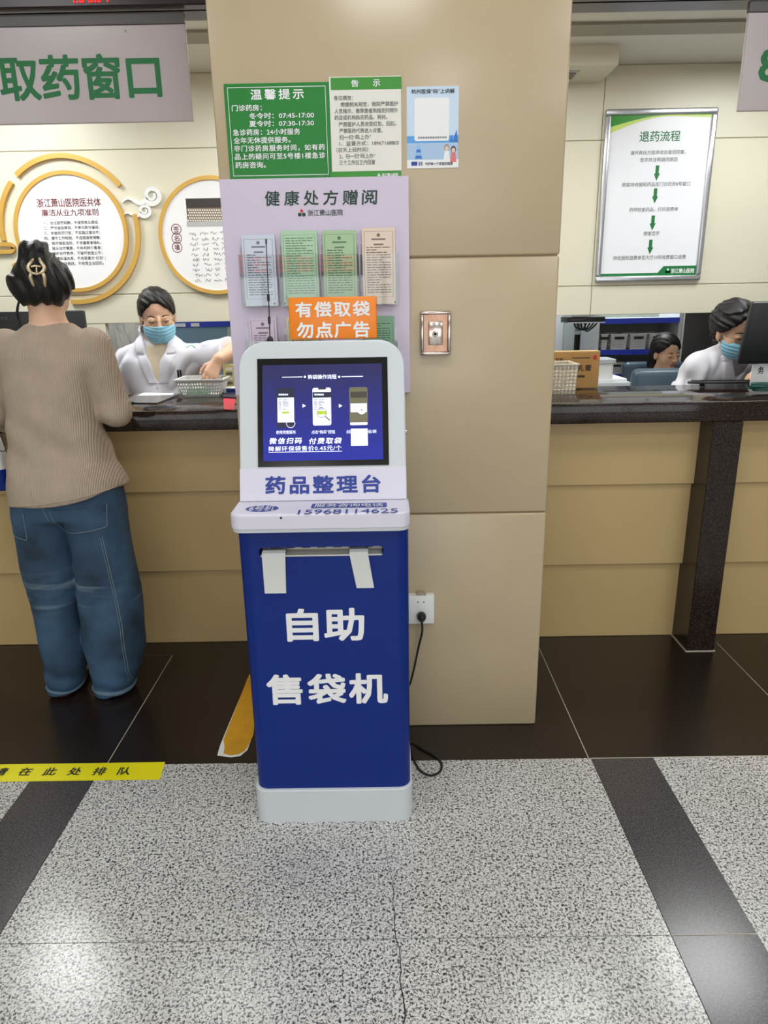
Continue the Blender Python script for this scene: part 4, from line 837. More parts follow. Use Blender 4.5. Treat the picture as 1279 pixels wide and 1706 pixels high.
# ------------------------------------------------------------------ the store room seen under the cream wall
m_shelf_blue = mat('blue_shelf_edge', (40, 62, 190), .4); m_shelf = mat('grey_green_shelf_back', (150, 158, 148), .6)
SY = 5.3
def shelf_unit(x0, x1, zs, label, back, group):
    t = empty('shelving_unit', ((x0 + x1) / 2, SY, 0), label, 'shelf', group)
    MB().box((x0, SY + .40, .0), (x1, SY + .42, 1.9)).build('back_panel', back, t)
    for x in (x0, x1 - .025): MB().box((x, SY, 0), (x + .025, SY + .40, 1.9)).build('upright', m_white, t)
    for z in zs: bd = MB().box((x0 + .025, SY, z - .02), (x1 - .025, SY + .4, z)).build('board', m_white, t); MB().box((x0 + .025, SY - .012, z - .034), (x1 - .025, SY - .0002, z + .004)).build('edge_strip', m_shelf_blue, bd)
    return t
sx0, sx1 = P(992, 560, SY)[0], P(1134, 560, SY)[0] ; zA, zB, zC = P(1050, 583, SY)[2], P(1050, 531, SY)[2], P(1030, 624, SY)[2]
shelf_unit(sx0, sx1, (zA, zB, zC, .45), 'white shelving with blue edge strips and white baskets, right store room', m_shelf, 'store room shelving')
for i, (a, b, lab) in enumerate(((984, 1013, 'leftmost'), (1017, 1046, 'second from left'), (1049, 1078, 'third from left'), (1081, 1110, 'rightmost, partly behind the seated woman\'s hair'))):
    x0, x1 = P(a, 575, SY)[0], P(b, 575, SY)[0]; x0 = max(x0, sx0 + .045) + .008; x1 -= .008
    t = basket(x0, x1, SY + .02, SY + .25, zA + .0005, .115, .006, m_plastic, True, 'storage_basket', 'white perforated storage basket on the blue-edged shelf, ' + lab, 'basket', 'white storage baskets on the store shelves', 5, 11)
    MB().box(((x0 + x1) / 2 - .035, SY + .008, zA + .078), ((x0 + x1) / 2 + .035, SY + .012, zA + .096), 0, .002, 1).build('handle_slot', m_soft, t)
x0, x1 = P(1016, 615, SY)[0], P(1040, 615, SY)[0]
t = basket(x0, x1, SY + .02, SY + .22, zC + .0005, .085, .005, m_plastic, True, 'storage_basket', 'white perforated basket on the lower shelf beside the dark office chair', 'basket', 'white storage baskets on the store shelves', 4, 9)
MB().box(((x0 + x1) / 2 - .03, SY + .008, zC + .058), ((x0 + x1) / 2 + .03, SY + .012, zC + .072), 0, .002, 1).build('handle_slot', m_soft, t)
# left store room shelving with cartons
lx0, lx1 = P(178, 560, SY)[0], P(284, 560, SY)[0]; zT = P(230, 542, SY)[2]; z1_ = P(195, 584, SY)[2] - .05
shelf_unit(lx0, lx1, (zT, z1_, .5), 'white shelving with a blue edge strip and blue cartons, left store room', mat('blue_grey_back', (120, 150, 176), .6), 'store room shelving')
cols = [((38, 92, 150), 'dark blue'), ((90, 150, 196), 'sky blue'), ((30, 60, 96), 'navy'), ((222, 228, 232), 'white'), ((60, 120, 170), 'mid blue'), ((196, 210, 220), 'pale grey')]
xx = lx0 + .035
for i, (h_, wd) in enumerate(((.17, .045), (.15, .045), (.185, .036), (.16, .045), (.12, .055), (.18, .036), (.15, .05), (.17, .04))):
    rgb, nm = cols[i % 6]; o = MB().box((xx, SY + .02, z1_ + .0005), (xx + wd, SY + .2, z1_ + h_), 0, .002, 1).build('medicine_box', mat('carton_' + nm.replace(' ', '_'), rgb, .5))
    tag(o, nm + (' carton' if i < 6 else ' upright carton') + ' on the left store shelf, ' + ('nearest the wall leg', 'second from the wall leg', 'third from the wall leg', 'fourth from the wall leg', 'low one in the middle of the row', 'tall one right of the middle', 'wide one near the row end', 'at the far end of the row')[i], 'medicine box', 'cartons on the left store shelf'); xx += wd + .006
rx0, rx1 = P(288, 560, SY)[0], P(392, 560, SY)[0]
t = empty('glass_cabinet', ((rx0 + rx1) / 2, SY, 0), 'pale blue cabinet with a blue top edge behind the masked pharmacist at the left counter', 'cabinet')
MB().box((rx0, SY + .02, 0), (rx1, SY + .42, zT - .02)).build('body', mat('pale_blue_laminate', (140, 176, 200), .4), t); MB().box((rx0, SY, zT - .02), (rx1, SY + .42, zT + .02)).build('top_edge', m_shelf_blue, t)
MB().box((rx1 - .06, SY + .012, 0), (rx1 - .035, SY + .0198, zT - .02)).build('side_trim', m_white, t)
for a, b in ((292, 309), (318, 332)): x0, x1 = P(a, 541, SY)[0], P(b, 541, SY)[0]; MB().box((x0, SY - .002, zT - .016), (x1, SY - .0002, zT + .008)).build('edge_label', m_paper, t)
# right store room: door, glass cabinet, device, chairs, desk, dark cabinet
YD = 5.76
tag(MB().box((P(915, 560, YD)[0], YD, 0), (P(938, 560, YD)[0], YD + .05, 2.0), 0, .004).build('door_panel', m_white), 'plain white door panel at the far left of the right store room opening', 'door')
t = empty('glass_cabinet', (P(965, 560, YD)[0], YD, 0), 'grey-framed cabinet with a greenish glass door behind the cardboard carton', 'cabinet')
c0, c1 = P(938, 560, YD)[0] + .002, P(996, 560, YD)[0]; g0_ = P(957, 560, YD)[0]
MB().box((c0, YD, 0), (g0_, YD + .3, 2.0), 0, .003, 1).build('side_post', mat('light_grey_metal', (176, 184, 186), .4), t); MB().box((c1 - .035, YD, 0), (c1, YD + .3, 2.0), 0, .003, 1).build('side_post', m_white, t)
MB().box((g0_, YD + .27, 0), (c1 - .035, YD + .3, 2.0)).build('back', mat('grey_green_panel', (138, 146, 138), .6), t); MB().box((g0_, YD + .01, 0.3), (c1 - .035, YD + .016, 2.0)).build('glass_door', m_clear, t)
for z in (.9, 1.18): MB().box((g0_, YD + .02, z), (c1 - .035, YD + .27, z + .015)).build('shelf_board', m_white, t)
MB().tube([(g0_ + .10, YD - .002, 1.05), (g0_ + .10, YD - .03, 1.06), (g0_ + .10, YD - .03, 1.2), (g0_ + .15, YD - .03, 1.24), (g0_ + .2, YD - .03, 1.22)], .008, 8, smooth_path=4).build('handle', mat('brass', (190, 170, 96), .3, .8), t)
YV = 4.32; t = empty('ceiling_monitor', (P(975, 533, YV)[0], YV, 1.33), 'slim black device hanging under the cream wall edge with dangling black cables', 'device')
a, b, c_, d = uvbox(PY(YV), 946, 528, 1008, 536.5); MB().box((a, YV, b), (c_, YV + .18, d), 0, .004).build('casing', m_black, t); MB().box((a, YV - .004, b - .006), (c_, YV + .18, b)).build('lower_edge', m_alu, t); MB().box((a + .05, YV + .08, d), (c_ - .05, YV + .1, STAFF_Z - .001)).build('suspension', m_alu, t)
rg = random.Random(12)
for k in range(4): x = P(958 + k * 6, 540, YV)[0]; MB().tube([(x, YV + .03, b - .004), (x + .01, YV + .02, b - .03 - .008 * k), (x + .05, YV + .02, b - .045 + .005 * k), (x + .075, YV + .03, b - .005)], .0045, 7, smooth_path=5).build('cable', m_soft, t)
YK = 4.35; t = empty('desk', (P(1010, 630, YK)[0], YK, 0), 'white desk behind the cardboard carton on the right, carrying the white container', 'desk')
dx0, dx1, dz = .55, P(1051, 630, YK)[0], P(1020, 637, YK)[2]
MB().box((dx0, YK, dz - .03), (dx1, YK + .5, dz), 0, .003).build('top', m_white, t)
for x in (dx0, dx1 - .03): MB().box((x, YK + .02, 0), (x + .03, YK + .48, dz - .03)).build('side_panel', m_white, t)
tag(MB().box((P(1000, 630, YK)[0], YK + .05, dz + .0005), (P(1049, 630, YK)[0], YK + .30, dz + .016), 0, .002, 1).build('paper_stack', m_paper), 'stack of white papers on the white desk behind the cardboard carton', 'papers')
ct0, ct1 = P(985, 610, 4.5)[0], P(1016, 610, 4.5)[0]; zc0 = dz + .017; t = empty('plastic_container', ((ct0 + ct1) / 2, 4.5, zc0), 'translucent white plastic container on the paper stack beside the carton', 'container')
MB().prism(rrect(ct0, 4.42, ct1, 4.6, .02), PZ(0), zc0, P(1005, 603, 4.5)[2], 0, .002).build('tub', m_plastic, t); MB().prism(rrect(ct0 - .012, 4.408, ct1 + .012, 4.612, .02), PZ(0), P(1005, 603, 4.5)[2], P(1005, 597, 4.5)[2], 0, .003).build('lid', m_white, t)
m_leather = mat('blue_grey_leather', (66, 84, 98), .35, var=.05, vscale=12)
def office_chair(x, y, w_, zt_, label, yaw=0):
    t = empty('office_chair', (x, y, 0), label, 'chair', 'leather office chairs'); R_ = Matrix.Rotation(math.radians(yaw), 3, 'Z')
    pv = (x, y, 0)
    MB().box((x - w_ / 2, y - .045, .62), (x + w_ / 2, y + .045, zt_), 0, .035, 4, R_, pv).build('backrest', m_leather, t)
    MB().box((x - w_ / 2, y + .03, .44), (x + w_ / 2, y + .50, .53), 0, .035, 4, R_, pv).build('seat', m_leather, t)
    MB().box((x - .03, y - .03, .40), (x + .03, y + .015, .70), 0, .006, 2, R_, pv).build('back_support', m_black, t)
    MB().tube([R_ @ Vector((0, .25, .06)) + Vector(pv), R_ @ Vector((0, .25, .45)) + Vector(pv)], .028, 12).build('gas_column', m_alu, t)
    for k in range(5):
        a = k * 2 * math.pi / 5; q = np.array(R_ @ Vector((0, .25, 0))) + np.array(pv); MB().tube([q + np.array([0, 0, .09]), q + np.array([.28 * math.cos(a), .28 * math.sin(a), .065])], [.024, .016], 8).build('base_arm', m_black, t)
        MB().lathe([(.028, -.014), (.03, 0), (.028, .014)], q + np.array([.28 * math.cos(a), .28 * math.sin(a), .0305]), (-math.sin(a), math.cos(a), 0), 14).build('castor', m_black, t)
ch0, ch1 = P(1052, 630, 3.80), P(1140, 630, 3.80)
office_chair((ch0[0] + ch1[0]) / 2 + .02, 3.80, ch1[0] - ch0[0] + .04, P(1085, 614, 3.8)[2], 'blue-grey leather office chair with its back to us, before the seated woman')
WX, WY = P(1105, 585, 4.95)[0], 4.95
ca, cbb = P(1038, 615, 5.1), P(1075, 606, 5.1); office_chair(WX + .02, WY + .22, .44, P(1060, 604, 5.1)[2], 'dark blue leather office chair behind the seated woman in the store room', 180)
bx0, bx1 = P(1138, 560, 5.3)[0], P(1195, 560, 5.3)[0]
t = empty('dark_cabinet', ((bx0 + bx1) / 2, 5.4, 0), 'tall black cabinet with a pale edge behind the right masked pharmacist', 'cabinet'); MB().box((bx0, 5.3, 0), (bx1 + .5, 5.7, 1.75), 0, .004).build('body', mat('black_laminate', (30, 26, 30), .35), t); MB().box((bx0 - .014, 5.3, 0), (bx0 - .0005, 5.7, 1.75)).build('pale_edge', m_plastic, t)
# red led board on the far side of the hall, seen only as the pink glow in the acrylic pockets
t = empty('led_display', (-.95, -3.2, 1.75), 'red scrolling led display on the far side of the hall behind the photographer', 'led display')
MB().box((-2.3, -3.25, 1.72), (-.2, -3.19, 2.02)).build('housing', m_ledbox, t); d = MB()
for i in range(9):
    for k in range(4): d.box((-2.2 + i * .22, -3.188, 1.77 + k * .055), (-2.04 + i * .22, -3.186, 1.80 + k * .055))
d.build('lit_dots', m_led, t)
for x in (-2.0, -.5): MB().tube([(x, -3.22, 2.02), (x, -3.22, HALL_Z)], .01, 8).build('suspension', m_alu, t)

# ------------------------------------------------------------------ people
m_skin = mat('skin', (226, 182, 154), .5, var=.05, vscale=14); m_skin2 = mat('skin_rosy', (206, 150, 126), .5, var=.06, vscale=20); m_lip = mat('lips', (190, 112, 104), .5)
m_hair = mat('dark_hair', (19, 15, 14), .46, spec=.35, var=.5, vscale=60, bump=.5, bscale=120, stretch=(1, 1, .25))
m_coat = mat('white_coat_cotton', (226, 226, 236), .7, var=.02, vscale=6); m_mask = mat('blue_surgical_mask', (140, 198, 224), .7, var=.03, vscale=30)
m_wire = mat('thin_gold_wire', (176, 150, 110), .3, .8); m_brow = mat('eyebrow', (58, 42, 36), .8); m_cord = mat('white_elastic', (230, 230, 232), .6)
m_lens = clear('spectacle_lens', (1, 1, 1))

class Head:
    """one head: every measure in metres, local frame x right hand, y forward, z up, origin between the ears"""
    def __init__(s, c, R, k=1.0): s.c = np.array(c, np.float32); s.R = np.array(R, np.float32); s.k = k
    def loc(s, p): return (p - s.c) @ s.R / s.k
    def w(s, x, y, z): return s.c + s.R @ (np.array([x, y, z]) * s.k)
    def face(s, q):
        d = ell(q, (0, -.012, .030), (.074, .094, .088))
        d = smin(d, ell(q, (0, .024, -.040), (.060, .066, .072)), .03)
        d = smin(d, ell(q, (0, .064, -.094), (.024, .022, .018)), .03)
        for sx in (-1, 1):
            d = smin(d, ell(q, (sx * .042, .050, -.032), (.026, .026, .028)), .02)
            d = smax(d, -ell(q, (sx * .032, .102, .006), (.019, .016, .011)), .012)
            d = smin(d, ell(q, (sx * .032, .078, .004), (.016, .014, .012)), .004)
            d = smin(d, ell(q, (sx * .077, -.008, -.012), (.009, .019, .031)), .006)
        d = smin(d, cap(q, (0, .086, .012), (0, .108, -.026), .007, .011), .012)
        for sx in (-1, 1): d = smin(d, ell(q, (sx * .011, .098, -.030), (.008, .009, .007)), .006)
        d = smin(d, ell(q, (0, .087, -.056), (.022, .010, .0065)), .006); d = smin(d, ell(q, (0, .085, -.068), (.019, .010, .007)), .006)
        return d
    def fn(s, p): return s.face(s.loc(p)) * s.k
    def lips(s, ctr):
        q = s.loc(ctr.astype(np.float32)); return (np.minimum(ell(q, (0, .090, -.056), (.021, .014, .0062)), ell(q, (0, .088, -.0675), (.018, .014, .006))) < .001)
    def hair_fn(s, p, part=0.0, low=-.075, vol=.013, fringe=0.0):
        q = s.loc(p)
        d = ell(q, (0, -.016, .032), (.076 + vol, .096 + vol, .088 + vol)); d = smin(d, ell(q, (0, -.045, -.025), (.064 + vol, .060 + vol, .060 + vol)), .03)
        line = .084 + .10 * (q[:, 2] - .095) * .78 / .10 * .85 + .42 * np.abs(q[:, 0] - part) * np.clip((q[:, 2] - .0) / .06, 0, 1) - .010 + fringe
        d = smax(d, q[:, 1] - line, .008); d = smax(d, low - q[:, 2], .012)
        ear = ell(q, (0, .000, -.020), (.13, .024, .034)); d = smax(d, -ear, .008)
        return (d - .0022 * np.sin(q[:, 0] * 190 + q[:, 1] * 90 + 3 * np.sin(q[:, 2] * 40)) * np.clip(np.abs(q[:, 1]) * 20, .3, 1)) * s.k
    def trims(s, parent, brow=True, lash=True):
        if brow:
            b = MB()
            for sx in (-1, 1): b.tube([s.w(sx * .017, .090, .021), s.w(sx * .033, .0885, .0265), s.w(sx * .050, .074, .021)], [.0026, .0028, .0014], 6, smooth_path=4)
            b.build('eyebrows', m_brow, parent)
        if lash:
            b = MB()
            for sx in (-1, 1): b.tube([s.w(sx * .019, .0885, .000), s.w(sx * .032, .0932, -.0035), s.w(sx * .046, .0865, .000)], [.0012, .0018, .0012], 6, smooth_path=4)
            b.build('eyelashes', m_brow, parent)
    def spectacles(s, parent, m=None):
        m = m or m_wire; g = MB(); ln = MB()
        for sx in (-1, 1):
            ring = [s.w(sx * .034 + .024 * math.cos(a), .106 - .010 * abs(math.cos(a)) * (1 if math.cos(a) * sx > 0 else .2), .000 + .019 * math.sin(a)) for a in np.linspace(0, 2 * math.pi, 24, endpoint=False)]
            g.tube(ring, .0011, 6, closed=True); ln.add(ring, [list(range(24))])
            g.tube([s.w(sx * .058, .096, .006), s.w(sx * .079, .06, .006), s.w(sx * .083, .0, .004), s.w(sx * .080, -.02, -.006)], .0011, 6, smooth_path=3)
        g.tube([s.w(-.011, .107, .004), s.w(0, .113, .007), s.w(.011, .107, .004)], .0011, 6, smooth_path=3)
        o = g.build('glasses', m, parent); ln.build('lenses', m_lens, o)
    def mask(s, parent):
        def fn(p):
            q = s.loc(p); f = smin(ell(q, (0, .030, -.050), (.064, .072, .070)), ell(q, (0, .095, -.030), (.014, .022, .030)), .04)
            f = f - .0075 + .0013 * np.cos((q[:, 2] + .06) * 2 * math.pi / .017)
            body = np.maximum(np.abs(f) - .0022, -(f + 1)); lim = smax(smax(q[:, 2] + .010 + .25 * np.abs(q[:, 0]), -.116 - q[:, 2], .004), .018 - q[:, 1], .004)
            return smax(body, lim, .003) * s.k
        e = .14 * s.k; c = s.c; o = sdf_obj('face_mask', fn, c - e, c + e, .0026, m_mask, parent)
        b = MB()
        for sx in (-1, 1):
            b.tube([s.w(sx * .060, .040, -.026), s.w(sx * .074, .012, .004), s.w(sx * .083, -.014, .010), s.w(sx * .080, -.024, -.016), s.w(sx * .070, .0, -.050), s.w(sx * .058, .032, -.082)], .0014, 6, smooth_path=5)
        b.build('ear_loops', m_cord, o)
        return o
def hand_caps(w, d, n, curl, side, k=.92, spread=.12):
    """palm and five separate fingers; d fingers' direction, n the way the palm faces, side +1/-1 thumb side"""
    w = np.array(w, float); d = _n(np.array(d, float)); n = np.array(n, float); n = _n(n - d * (n @ d)); s = np.cross(d, n) * side; palm = []; fing = []
    for i, (o, L) in enumerate(((.030, .068), (.010, .078), (-.010, .073), (-.029, .056))):
        kn = w + d * (.088 - .004 * abs(i - 1)) * k + s * o * k; palm.append((w + s * o * .55 * k + d * .012, kn, .0150 * k, .0118 * k)); a = kn; dd = _n(d + s * (o * spread * 30 * .12)); ang = 0
        for j, f_ in enumerate((.45, .32, .23)):
            ang += curl * (.8 if j == 0 else 1.0) * (1 + .06 * i); b = a + (dd * math.cos(ang) + n * math.sin(ang)) * L * f_ * k; fing.append((a, b, (.0090 - .0009 * j) * k, (.0083 - .0011 * j) * k)); a = b
    t0 = w + d * .022 * k + s * .020 * k; t1 = w + d * .052 * k + s * .046 * k + n * .012 * k; t2 = w + d * .080 * k + s * .052 * k + n * .022 * k; t3 = t2 + d * .022 * k - s * .004 * k + n * .006 * k
    fing += [(t0, t1, .0125 * k, .0100 * k), (t1, t2, .0100 * k, .0088 * k), (t2, t3, .0088 * k, .0070 * k)]
    return palm, fing
def hand_fn(p, caps):
    palm, fing = caps; d = None
    for c in palm: x = cap(p, *c); d = x if d is None else smin(d, x, .012)
    for c in fing: d = smin(d, cap(p, *c), .0035)
    return d
def surf_y(fn, x, z, y0, sgn, it=40):
    """march from y0 along y until the garment's surface"""
    p = np.stack([np.array(x, float), np.full(len(x), y0), np.array(z, float)], 1).astype(np.float32)
    for _ in range(it): p[:, 1] += sgn * np.clip(fn(p), -.02, .05) * .8
    return p
def seam(mb, fn, pts, y0, sgn, r, n=14, out=.0):
    a = np.array(pts, float); t = np.linspace(0, len(a) - 1, n); q = surf_y(fn, np.interp(t, range(len(a)), a[:, 0]), np.interp(t, range(len(a)), a[:, 1]), y0, sgn); q[:, 1] -= sgn * out
    mb.tube(list(q.astype(float)), r, 6)
def patch(mb, fn, corners, y0, sgn, th, n=8, mi=0):
    """thin sewn-on panel that follows the garment: corners (x,z) bl, br, tr, tl"""
    c = np.array(corners, float); u = np.linspace(0, 1, n); g = [(1 - a) * (1 - b) * c[0] + a * (1 - b) * c[1] + a * b * c[2] + (1 - a) * b * c[3] for b in u for a in u]; g = np.array(g)
    q = surf_y(fn, g[:, 0], g[:, 1], y0, sgn).astype(float); f = q.copy(); f[:, 1] -= sgn * th; b_ = q.copy(); b_[:, 1] += sgn * .002; N = n * n; fs = []
    for i in range(n - 1):
        for j in range(n - 1): k = i * n + j; fs.append((k, k + 1, k + n + 1, k + n)); fs.append((N + k + n, N + k + n + 1, N + k + 1, N + k))
    rim = [j for j in range(n)] + [i * n + n - 1 for i in range(1, n)] + [n * n - 1 - j for j in range(1, n)] + [i * n for i in range(n - 2, 0, -1)]
    for i in range(len(rim)): a, b = rim[i], rim[(i + 1) % len(rim)]; fs.append((a, N + a, N + b, b))
    mb.add(list(f) + list(b_), fs, mi, True)

# ---- customer seen from behind
CX, CYY = -1.14, 2.43
t = person = empty('person', (CX, CYY, 0), 'person seen from behind in a taupe ribbed sweater and baggy jeans at the left counter', 'person')
hd = Head((-1.150, 2.475, 1.512), frame(14, -14, 0), .95)
torso = [(.76, -1.145, 2.425, .155, .105), (.90, -1.150, 2.425, .150, .105), (1.05, -1.158, 2.43, .128, .095), (1.20, -1.158, 2.44, .135, .098), (1.31, -1.150, 2.455, .150, .092), (1.37, -1.146, 2.462, .105, .072), (1.41, -1.145, 2.465, .050, .050)]
RA = [(-1.005, 2.455, 1.325), (-.958, 2.465, 1.105), (-1.085, 2.66, 1.132)]; LA = [(-1.300, 2.455, 1.325), (-1.385, 2.47, 1.10), (-1.385, 2.66, 1.03)]
hR = hand_caps((-1.093, 2.672, 1.130), (-.45, .8, -.08), (0, -.1, -1), .22, 1, .88); hL = hand_caps((-1.385, 2.668, 1.022), (-.02, .8, -.6), (.5, -.2, -.3), .75, -1, .88)
def cust_legs(p, g=0.0):
    L = loft(p, [(.02, -1.275, 2.44, .050 + g, .05 + g), (.10, -1.262, 2.43, .052 + g, .055 + g), (.45, -1.252, 2.42, .062 + g, .065 + g), (.78, -1.232, 2.42, .082 + g, .085 + g)]); R_ = loft(p, [(.02, -1.090, 2.44, .05 + g, .05 + g), (.10, -1.075, 2.43, .052 + g, .055 + g), (.45, -1.052, 2.42, .062 + g, .065 + g), (.78, -1.068, 2.42, .082 + g, .085 + g)]); return smin(L, R_, .02)
def cust_body(p):
    d = hd.fn(p); d = smin(d, chain(p, [hd.w(0, -.025, -.05), (-1.145, 2.458, 1.40)], [.052, .056], .02), .022); d = smin(d, loft(p, torso), .03)
    for A, hnd in ((RA, hR), (LA, hL)): d = smin(d, chain(p, A, [.044, .036, .026], .02), .03); d = smin(d, hand_fn(p, hnd), .012)
    d = smin(d, cust_legs(p), .03)
    for x, y in ((-1.268, 2.50), (-1.085, 2.50)): d = smin(d, cap(p, (x, y - .06, .035), (x, y + .09, .028), .034, .026), .03)
    return d
sdf_obj('body', cust_body, (-1.48, 2.28, -.005), (-.88, 2.90, 1.64), .0045, [m_skin], t)
sw_prof = [(.775, -1.1475, 2.425, .200, .168), (.85, -1.147, 2.425, .198, .162), (.947, -1.160, 2.43, .176, .128), (1.05, -1.164, 2.435, .157, .118), (1.20, -1.163, 2.445, .156, .118), (1.30, -1.152, 2.458, .172, .108), (1.355, -1.147, 2.462, .148, .090), (1.388, -1.145, 2.462, .095, .070), (1.405, -1.145, 2.462, .074, .062)]
def sweater(p):
    d = loft(p, sw_prof, 2.3, .012)
    for A, sx in ((RA, 1), (LA, -1)): d = smin(d, chain(p, [A[0], A[1], A[2]], [.064, .056, .042], .02), .016)
    lean = (p[:, 2] - (.812 + (p[:, 0] + 1.147) * .13)); d = smax(d, -lean, .006)
    d = smax(d, (p[:, 1] - 2.655), .006)
    neck = ell(p, (-1.143, 2.475, 1.425), (.070, .075, .030)); d = smax(d, -neck, .008)
    w = np.clip((1.28 - p[:, 2]) / .2, 0, 1); d = d + folds(p, .0065, 21, 5, (1.1, 1, .8)) * w + .004 * np.sin((p[:, 2] * 46 + p[:, 0] * 34)) * w * np.clip((p[:, 2] - .85) / .1, 0, 1) * np.clip((1.18 - p[:, 2]) / .1, 0, 1) * .7
    return d
m_knit = mat('taupe_rib_knit', (170, 152, 135), .85, var=.07, vscale=16)
nt = m_knit.node_tree; wv = nt.nodes.new('ShaderNodeTexWave'); wv.bands_direction = 'X'; wv.inputs['Scale'].default_value = 55; wv.inputs['Distortion'].default_value = .8; wv.inputs['Detail'].default_value = 1; tcn = nt.nodes.new('ShaderNodeTexCoord'); bp = nt.nodes.new('ShaderNodeBump'); bp.inputs['Strength'].default_value = .35; bp.inputs['Distance'].default_value = .004
nt.links.new(tcn.outputs['Object'], wv.inputs[0]); nt.links.new(wv.outputs[0], bp.inputs['Height']); nt.links.new(bp.outputs[0], nt.nodes['Principled BSDF'].inputs['Normal'])
sdf_obj('sweater', sweater, (-1.49, 2.18, .74), (-.87, 2.74, 1.43), .005, m_knit, t)
sm_ = MB(); seam(sm_, sweater, [(-1.335, .797), (-1.147, .822), (-.958, .846)], 2.15, 1, .0028, 30); sm_.build('hem_band', m_knit, t)
def jeans(p):
    L = loft(p, [(.018, -1.283, 2.445, .058, .072), (.06, -1.274, 2.44, .066, .080), (.12, -1.262, 2.435, .072, .086), (.20, -1.258, 2.43, .080, .092), (.33, -1.257, 2.425, .084, .098), (.50, -1.252, 2.42, .096, .104), (.64, -1.250, 2.42, .100, .110), (.72, -1.246, 2.42, .100, .116), (.86, -1.236, 2.42, .094, .118)], 2.3, .008)
    R_ = loft(p, [(.008, -1.094, 2.445, .068, .078), (.06, -1.083, 2.44, .082, .086), (.12, -1.070, 2.435, .094, .092), (.20, -1.060, 2.43, .110, .098), (.33, -1.056, 2.425, .119, .102), (.50, -1.050, 2.42, .105, .106), (.64, -1.053, 2.42, .098, .112), (.72, -1.056, 2.42, .100, .118), (.86, -1.062, 2.42, .094, .120)], 2.3, .008)
    d = smin(L, R_, .010); d = smin(d, loft(p, [(.735, -1.150, 2.42, .192, .122), (.80, -1.150, 2.42, .190, .124), (.90, -1.150, 2.42, .178, .120)], 2.3, .02), .02)
    w = np.clip((.72 - p[:, 2]) / .2, 0, 1); return d + folds(p, .0042, 20, 9, (1.5, 1, .7)) * w + .0009 * np.sin(p[:, 2] * 120 + 7 * np.sin(p[:, 0] * 14)) * np.clip(1 - np.abs(p[:, 2] - .46) / .12, 0, 1) + .004 * np.sin(p[:, 2] * 70 + p[:, 0] * 30) * np.clip(1 - p[:, 2] / .2, 0, 1)
m_denim = mat('washed_blue_denim', (50, 76, 102), .85, var=.6, vscale=6, detail=9, bump=.15, bscale=300)
nt = m_denim.node_tree; tcn = nt.nodes.new('ShaderNodeTexCoord'); mp = nt.nodes.new('ShaderNodeMapping'); mp.inputs['Scale'].default_value = (3.5, 3.5, 40); n3 = nt.nodes.new('ShaderNodeTexNoise'); n3.inputs['Scale'].default_value = 1.0; n3.inputs['Detail'].default_value = 2
nt.links.new(tcn.outputs['Object'], mp.inputs[0]); nt.links.new(mp.outputs[0], n3.inputs[0]); sx_ = nt.nodes.new('ShaderNodeSeparateXYZ'); nt.links.new(tcn.outputs['Object'], sx_.inputs[0])
bell = nt.nodes.new('ShaderNodeMapRange'); bell.interpolation_type = 'SMOOTHSTEP'; sub = nt.nodes.new('ShaderNodeMath'); sub.operation = 'SUBTRACT'; sub.inputs[1].default_value = .46; ab_ = nt.nodes.new('ShaderNodeMath'); ab_.operation = 'ABSOLUTE'
nt.links.new(sx_.outputs[2], sub.inputs[0]); nt.links.new(sub.outputs[0], ab_.inputs[0]); nt.links.new(ab_.outputs[0], bell.inputs[0]); bell.inputs[1].default_value = .02; bell.inputs[2].default_value = .11; bell.inputs[3].default_value = 1; bell.inputs[4].default_value = 0
r3 = nt.nodes.new('ShaderNodeMapRange'); nt.links.new(n3.outputs[0], r3.inputs[0]); r3.inputs[1].default_value = .54; r3.inputs[2].default_value = .66
mu = nt.nodes.new('ShaderNodeMath'); mu.operation = 'MULTIPLY'; nt.links.new(r3.outputs[0], mu.inputs[0]); nt.links.new(bell.outputs[0], mu.inputs[1]); m2 = nt.nodes.new('ShaderNodeMath'); m2.operation = 'MULTIPLY'; m2.inputs[1].default_value = .42; nt.links.new(mu.outputs[0], m2.inputs[0])
mxn = nt.nodes.new('ShaderNodeMix'); mxn.data_type = 'RGBA'; mxn.inputs[7].default_value = (*lin((132, 152, 164)), 1); nt.links.new(m2.outputs[0], mxn.inputs[0])
old = nt.nodes['Principled BSDF'].inputs['Base Color'].links[0].from_socket; nt.links.new(old, mxn.inputs[6]); nt.links.new(mxn.outputs[2], nt.nodes['Principled BSDF'].inputs['Base Color'])
jo = sdf_obj('jeans', jeans, (-1.42, 2.20, -.004), (-.86, 2.62, .93), .005, m_denim, t)
m_stitch = mat('faded_stitching', (120, 132, 136), .8); m_cuff = mat('denim_cuff', (92, 116, 134), .85, var=.1, vscale=40)
for cs, nm in (([(-1.150, .690), (-.985, .715), (-.980, .795), (-1.163, .785)], 'r'), ([(-1.338, .690), (-1.262, .675), (-1.258, .775), (-1.340, .768)], 'l')):
    b = MB(); patch(b, jeans, cs, 2.2, 1, .0025); o = b.build('back_pocket', m_denim, t); b = MB(); seam(b, jeans, [cs[3], cs[0], cs[1], cs[2]], 2.2, 1, .0011, 30, .0022); b.build('stitching', m_stitch, o)
b = MB(); seam(b, jeans, [(-1.19, .80), (-1.165, .72), (-1.152, .68)], 2.2, 1, .0012, 14); b.build('center_seam', m_stitch, t)
b = MB(); seam(b, jeans, [(-1.004, .68), (-.992, .5), (-.985, .33), (-.99, .2), (-1.0, .07)], 2.2, 1, .0013, 40); b.build('side_seam', m_stitch, t)
b = MB(); seam(b, jeans, [(-1.011, .68), (-.999, .5), (-.992, .33), (-.997, .2), (-1.007, .07)], 2.2, 1, .0010, 40); b.build('side_seam', m_stitch, t)
